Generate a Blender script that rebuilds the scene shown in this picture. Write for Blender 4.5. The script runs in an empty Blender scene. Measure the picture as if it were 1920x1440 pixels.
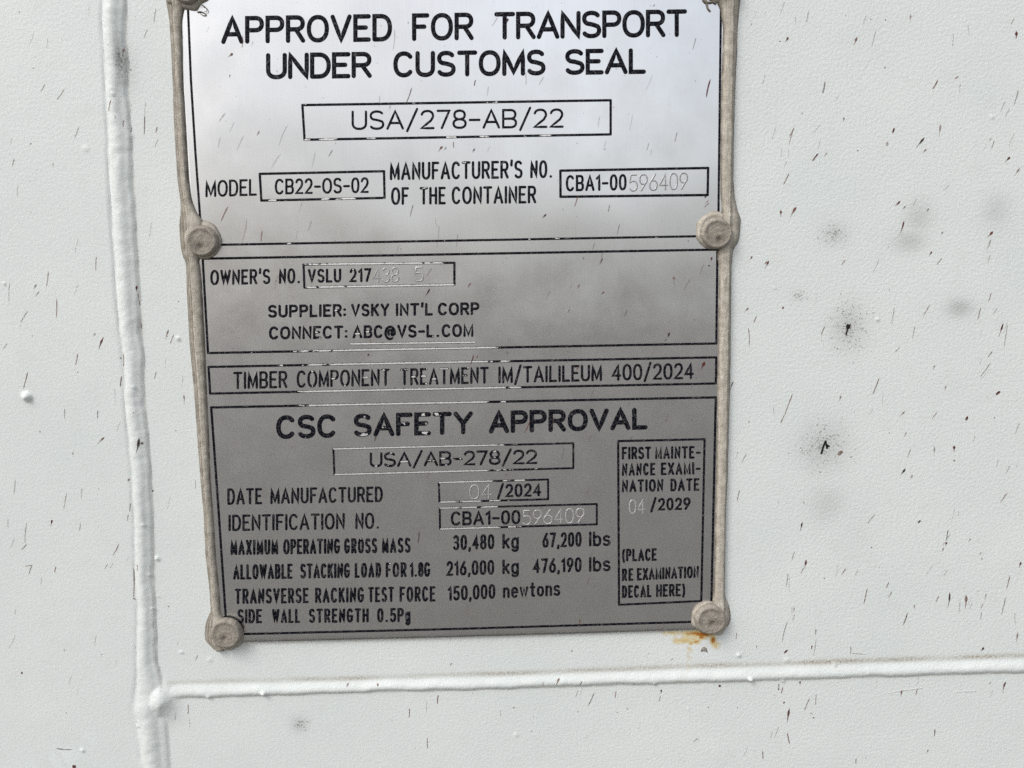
import bpy, math, random
import numpy as np
from mathutils import Matrix, Vector
random.seed(7); rng = np.random.default_rng(7)
CAM = [[111.9171, 15.0474, -302.9051], [[0.99956, 0.017152, -0.024187], [-0.019886, 0.992844, -0.117751], [0.021994, 0.11818, 0.992749]]]
TEXT_LINES = [[1.537, 0.12, 0, [['APPROVED', 12.05, -79.17, 75.73, -79.51, 12.65, -88.96, 76.08, -89.34], ['FOR', 83.28, -79.55, 106.4, -79.67, 83.6, -89.39, 106.62, -89.53], ['TRANSPORT', 114.23, -79.72, 187.22, -80.1, 114.43, -89.58, 187.12, -90.02]]], [1.545, 0.15, 0, [['UNDER', 28.0, -66.24, 67.64, -66.39, 28.51, -75.68, 68.0, -75.8], ['CUSTOMS', 75.81, -66.42, 133.35, -66.63, 76.14, -75.82, 133.46, -75.99], ['SEAL', 140.71, -66.66, 171.63, -66.77, 140.8, -76.01, 171.6, -76.1]]], [0.936, 0.3, 0, [['USA/278-AB/22', 59.22, -47.32, 140.13, -47.18, 59.52, -54.57, 140.19, -54.47]]], [0.91, 0.12, 0, [['MODEL', 2.54, -23.11, 22.15, -23.47, 2.94, -29.48, 22.51, -29.85]]], [0.905, 0.3, 0, [['CB22-OS-02', 28.93, -23.75, 64.91, -23.86, 29.24, -29.73, 65.15, -29.86]]], [1.02, 0.35, 0, [["MANUFACTURER'S", 73.05, -28.54, 124.1, -28.5, 73.29, -35.31, 124.21, -35.3], ['NO.', 126.98, -28.5, 135.83, -28.5, 127.08, -35.3, 135.91, -35.3]]], [1.02, 0.35, 0, [['OF', 73.18, -19.22, 80.15, -19.19, 73.42, -25.94, 80.37, -25.92], ['THE', 84.19, -19.18, 94.31, -19.14, 84.4, -25.9, 94.49, -25.87], ['CONTAINER', 96.51, -19.13, 129.26, -19.02, 96.69, -25.87, 129.35, -25.77]]], [0.979, 0.2, 0, [['CBA1-00', 140.67, -23.33, 164.32, -23.44, 140.73, -29.56, 164.31, -29.69]]], [0.449, 0, 1, [['596409', 165.15, -23.04, 187.98, -23.57, 165.14, -29.49, 187.92, -30.02]]], [0.985, 0.25, 0, [["OWNER'S", 2.25, 10.26, 25.47, 10.18, 2.63, 4.33, 25.79, 4.25], ['NO.', 28.7, 10.17, 37.21, 10.15, 29.01, 4.23, 37.5, 4.2]]], [0.989, 0.3, 0, [['VSLU', 39.9, 10.01, 52.9, 10.03, 40.16, 4.58, 53.13, 4.59], ['217', 56.0, 10.04, 64.48, 10.05, 56.23, 4.6, 64.69, 4.61]]], [0.456, 0, 1, [['438', 64.88, 10.28, 75.24, 10.24, 65.1, 4.53, 75.44, 4.48], ['5', 81.19, 10.22, 84.78, 10.2, 81.38, 4.46, 84.96, 4.44]]], [1.061, 0.34, 0, [['SUPPLIER:', 23.73, 23.22, 54.19, 23.37, 24.01, 18.15, 54.41, 18.29], ['VSKY', 56.06, 23.38, 71.04, 23.45, 56.27, 18.29, 71.22, 18.36], ["INT'L", 73.47, 23.46, 88.07, 23.53, 73.65, 18.37, 88.22, 18.44], ['CORP', 89.95, 23.54, 106.32, 23.62, 90.09, 18.45, 106.43, 18.52]]], [1.071, 0.38, 0, [['CONNECT:', 23.68, 31.76, 54.39, 31.91, 23.97, 26.55, 54.61, 26.69], ['ABC@VS-L.COM', 56.27, 31.92, 103.82, 32.16, 56.48, 26.7, 103.94, 26.92]]], [1.013, 0.48, 0, [['TIMBER', 8.65, 51.03, 29.96, 50.98, 9.06, 44.07, 30.32, 44.05], ['COMPONENT', 33.52, 50.97, 70.41, 50.88, 33.87, 44.05, 70.65, 44.03], ['TREATMENT', 74.26, 50.87, 109.46, 50.78, 74.5, 44.03, 109.6, 44.01], ['IM/TAILILEUM', 113.12, 50.77, 154.55, 50.67, 113.26, 44.0, 154.57, 43.98], ['400/2024', 158.32, 50.66, 191.29, 50.58, 158.33, 43.98, 191.21, 43.96]]], [1.72, 0.38, 0, [['CSC', 24.49, 71.34, 48.35, 71.21, 24.99, 61.83, 48.76, 61.82], ['SAFETY', 55.06, 71.17, 102.65, 70.9, 55.45, 61.82, 102.86, 61.79], ['APPROVAL', 109.05, 70.87, 172.75, 70.51, 109.23, 61.78, 172.72, 61.74]]], [1.016, 0.45, 0, [['USA/AB-278/22', 60.99, 83.69, 128.31, 83.81, 61.23, 77.5, 128.39, 77.7]]], [1.021, 0.3, 0, [['DATE', 3.53, 97.67, 17.49, 97.75, 3.94, 90.88, 17.86, 91.03], ['MANUFACTURED', 20.68, 97.76, 65.79, 98.01, 21.04, 91.06, 66.03, 91.54]]], [0.48, 0, 1, [['04', 100.58, 97.83, 109.57, 97.71, 100.73, 91.66, 109.69, 91.54]]], [1.047, 0.25, 0, [['/2024', 111.73, 97.28, 129.71, 97.17, 111.84, 91.66, 129.78, 91.54]]], [1.004, 0.3, 0, [['IDENTIFICATION', 3.3, 108.53, 50.06, 108.97, 3.71, 101.7, 50.35, 102.11], ['NO.', 54.2, 109.01, 64.24, 109.1, 54.49, 102.14, 64.49, 102.23]]], [1.056, 0.3, 0, [['CBA1-00', 92.77, 108.51, 121.11, 108.54, 92.93, 102.52, 121.21, 102.54]]], [0.482, 0, 1, [['596409', 121.75, 109.0, 147.17, 108.63, 121.85, 102.66, 147.21, 102.27]]], [1.074, 0.34, 0, [['MAXIMUM', 3.55, 118.54, 22.76, 118.77, 3.94, 112.09, 23.1, 112.31], ['OPERATING', 24.69, 118.79, 47.76, 119.07, 25.03, 112.34, 48.04, 112.6], ['GROSS', 49.26, 119.09, 62.78, 119.25, 49.54, 112.62, 63.02, 112.77], ['MASS', 64.57, 119.27, 76.24, 119.41, 64.81, 112.8, 76.45, 112.93]]], [1.066, 0.15, 0, [['30,480', 93.36, 118.82, 110.29, 118.75, 93.53, 112.33, 110.42, 112.31], ['kg', 113.49, 118.74, 120.3, 118.71, 113.61, 112.31, 120.4, 112.3], ['67,200', 129.81, 118.67, 145.95, 118.61, 129.89, 112.29, 146.0, 112.28], ['lbs', 148.86, 118.6, 157.82, 118.56, 148.89, 112.28, 157.83, 112.27]]], [1.079, 0.34, 0, [['ALLOWABLE', 4.01, 128.85, 28.1, 129.12, 4.39, 122.36, 28.43, 122.68], ['STACKING', 31.05, 129.15, 51.35, 129.38, 31.37, 122.72, 51.62, 122.99], ['LOAD', 53.15, 129.4, 63.97, 129.52, 53.41, 123.02, 64.21, 123.16], ['FOR', 65.71, 129.54, 74.32, 129.63, 65.94, 123.19, 74.53, 123.3], ['1.8G', 75.47, 129.65, 83.94, 129.74, 75.68, 123.32, 84.13, 123.43]]], [1.071, 0.15, 0, [['216,000', 90.4, 129.57, 110.08, 129.49, 90.57, 123.26, 110.2, 123.16], ['kg', 113.29, 129.47, 120.12, 129.44, 113.41, 123.15, 120.23, 123.12], ['476,190', 125.81, 129.42, 145.89, 129.33, 125.89, 123.09, 145.93, 122.99], ['lbs', 148.8, 129.32, 157.8, 129.28, 148.84, 122.98, 157.81, 122.94]]], [1.066, 0.3, 0, [['TRANSVERSE', 4.04, 139.17, 34.07, 139.59, 4.43, 132.63, 34.39, 133.03], ['RACKING', 36.6, 139.62, 56.63, 139.9, 36.91, 133.06, 56.89, 133.33], ['TEST', 58.15, 139.92, 68.81, 140.07, 58.41, 133.35, 69.04, 133.49], ['FORCE', 70.98, 140.1, 85.74, 140.3, 71.21, 133.52, 85.93, 133.71]]], [1.075, 0.15, 0, [['150,000', 90.62, 140.19, 110.31, 139.77, 90.79, 133.83, 110.44, 133.4], ['newtons', 113.32, 139.71, 137.02, 139.2, 113.43, 133.33, 137.09, 132.82]]], [1.076, 0.2, 0, [['SIDE', 4.63, 147.44, 14.73, 147.64, 4.99, 141.31, 15.07, 141.5], ['WALL', 18.7, 147.72, 30.19, 147.95, 19.03, 141.58, 30.49, 141.8], ['STRENGTH', 33.66, 148.02, 58.18, 148.51, 33.96, 141.87, 58.42, 142.35], ['0.5Pg', 61.52, 148.57, 75.28, 148.85, 61.75, 142.41, 75.48, 142.68]]], [0.986, 0.15, 0, [['FIRST', 162.36, 82.7, 174.31, 82.82, 162.36, 77.45, 174.29, 77.56], ['MAINTE-', 175.83, 82.83, 194.46, 83.01, 175.8, 77.57, 194.4, 77.75]]], [0.986, 0.12, 0, [['NANCE', 162.36, 89.47, 176.08, 89.52, 162.36, 84.19, 176.05, 84.24], ['EXAMI-', 178.25, 89.53, 194.54, 89.59, 178.21, 84.24, 194.47, 84.3]]], [0.99, 0.12, 0, [['NATION', 162.36, 96.28, 179.37, 96.32, 162.36, 90.97, 179.34, 91.01], ['DATE', 182.14, 96.33, 194.12, 96.36, 182.1, 91.01, 194.05, 91.04]]], [0.486, 0, 1, [['04', 165.25, 105.38, 171.79, 105.31, 165.25, 99.37, 171.77, 99.3]]], [1.017, 0.12, 0, [['/2029', 173.97, 104.26, 190.56, 104.21, 173.95, 98.92, 190.5, 98.86]]], [1.008, 0.12, 0, [['(PLACE', 162.42, 125.33, 176.85, 125.41, 162.42, 119.9, 176.82, 119.98]]], [1.013, 0.12, 0, [['RE', 162.41, 133.74, 167.19, 133.64, 162.41, 128.28, 167.18, 128.23], ['EXAMINATION', 168.58, 133.61, 194.33, 133.08, 168.57, 128.22, 194.27, 127.95]]], [1.008, 0.12, 0, [['DECAL', 162.41, 140.98, 174.78, 140.91, 162.41, 135.49, 174.76, 135.41], ['HERE)', 176.55, 140.9, 188.72, 140.82, 176.52, 135.4, 188.67, 135.33]]]]
FRAMES = [['border_box', 0.8, [[0.02, [[0.64, -96.42], [0.49, -89.82], [-0.07, -66.34], [-0.14, -41.02], [0.06, -16.17], [0.28, -5.35]]], [0.05, [[200.16, -98.96], [200.06, -88.06], [200.07, -64.19], [200.19, -14.23], [200.11, -5.57]]], [0.3, [[0.27, -5.17], [98.89, -5.36], [200.11, -5.57]]]]], ['border_box', 0.84, [[0.25, [[0.04, 0.0], [98.76, -0.15], [199.98, -0.29]]], [0.02, [[0.04, 0.0], [-0.23, 36.52]]], [0.62, [[-0.23, 36.52], [97.83, 36.49], [200.08, 36.51]]], [0.05, [[199.98, -0.29], [200.08, 36.51]]]]], ['border_box', 0.84, [[0.62, [[-0.37, 41.98], [97.69, 41.98], [200.16, 42.04]]], [0.02, [[-0.37, 41.98], [-0.41, 52.53]]], [0.7, [[-0.41, 52.53], [97.43, 52.49], [200.1, 52.52]]], [0.05, [[200.16, 42.04], [200.1, 52.52]]]]], ['border_box', 0.88, [[0.6, [[-0.35, 58.06], [97.28, 58.11], [200.18, 58.12]]], [0.04, [[-0.35, 58.06], [-0.04, 100.49], [0.1, 143.66], [0.24, 151.99]]], [0.2, [[0.24, 151.99], [94.9, 152.26], [199.52, 151.96]]], [0.05, [[200.18, 58.12], [199.87, 105.33], [199.52, 151.96]]]]], ['border_box', 0.84, [[0.35, [[41.12, -56.77], [158.17, -57.2]]], [0.1, [[158.17, -57.2], [158.14, -44.56]]], [0.45, [[158.14, -44.56], [41.3, -44.04]]], [0.05, [[41.3, -44.04], [41.12, -56.77]]]]], ['border_box', 0.84, [[0.2, [[23.68, -31.61], [70.99, -31.97]]], [0.1, [[70.99, -31.97], [70.83, -21.97]]], [0.5, [[70.83, -21.97], [23.73, -21.64]]], [0.05, [[23.73, -21.64], [23.68, -31.61]]]]], ['border_box', 0.88, [[0.1, [[138.68, -31.26], [195.93, -31.49]]], [0.1, [[195.93, -31.49], [195.86, -21.26]]], [0.1, [[195.86, -21.26], [138.65, -21.41]]], [0.05, [[138.65, -21.41], [138.68, -31.26]]]]], ['border_box', 0.84, [[0.55, [[38.6, 2.87], [97.02, 3.14]]], [0.1, [[97.02, 3.14], [96.8, 11.64]]], [0.6, [[96.8, 11.64], [38.52, 11.69]]], [0.05, [[38.52, 11.69], [38.6, 2.87]]]]], ['border_box', 0.76, [[0.6, [[46.88, 75.82], [142.86, 75.55]]], [0.3, [[142.86, 75.55], [142.78, 85.76]]], [0.68, [[142.78, 85.76], [46.84, 86.25]]], [0.2, [[46.84, 86.25], [46.88, 75.82]]]]], ['border_box', 0.76, [[0.68, [[88.47, 90.5], [132.54, 90.2]]], [0.3, [[132.54, 90.2], [132.44, 98.37]]], [0.62, [[132.44, 98.37], [88.52, 98.58]]], [0.15, [[88.52, 98.58], [88.47, 90.5]]]]], ['border_box', 0.76, [[0.55, [[88.55, 101.08], [152.21, 100.84]]], [0.1, [[152.21, 100.84], [152.18, 109.31]]], [0.68, [[152.18, 109.31], [88.42, 109.74]]], [0.2, [[88.42, 109.74], [88.55, 101.08]]]]], ['border_box', 0.84, [[0.2, [[160.92, 75.07], [195.88, 75.07]]], [0.3, [[195.88, 75.07], [195.4, 143.08]]], [0.15, [[195.4, 143.08], [161.24, 143.76]]], [0.1, [[161.24, 143.76], [160.92, 75.07]]]]], ['underline', 0.8, [[0.62, [[55.62, 34.02], [104.34, 34.24]]]]]]
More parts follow.
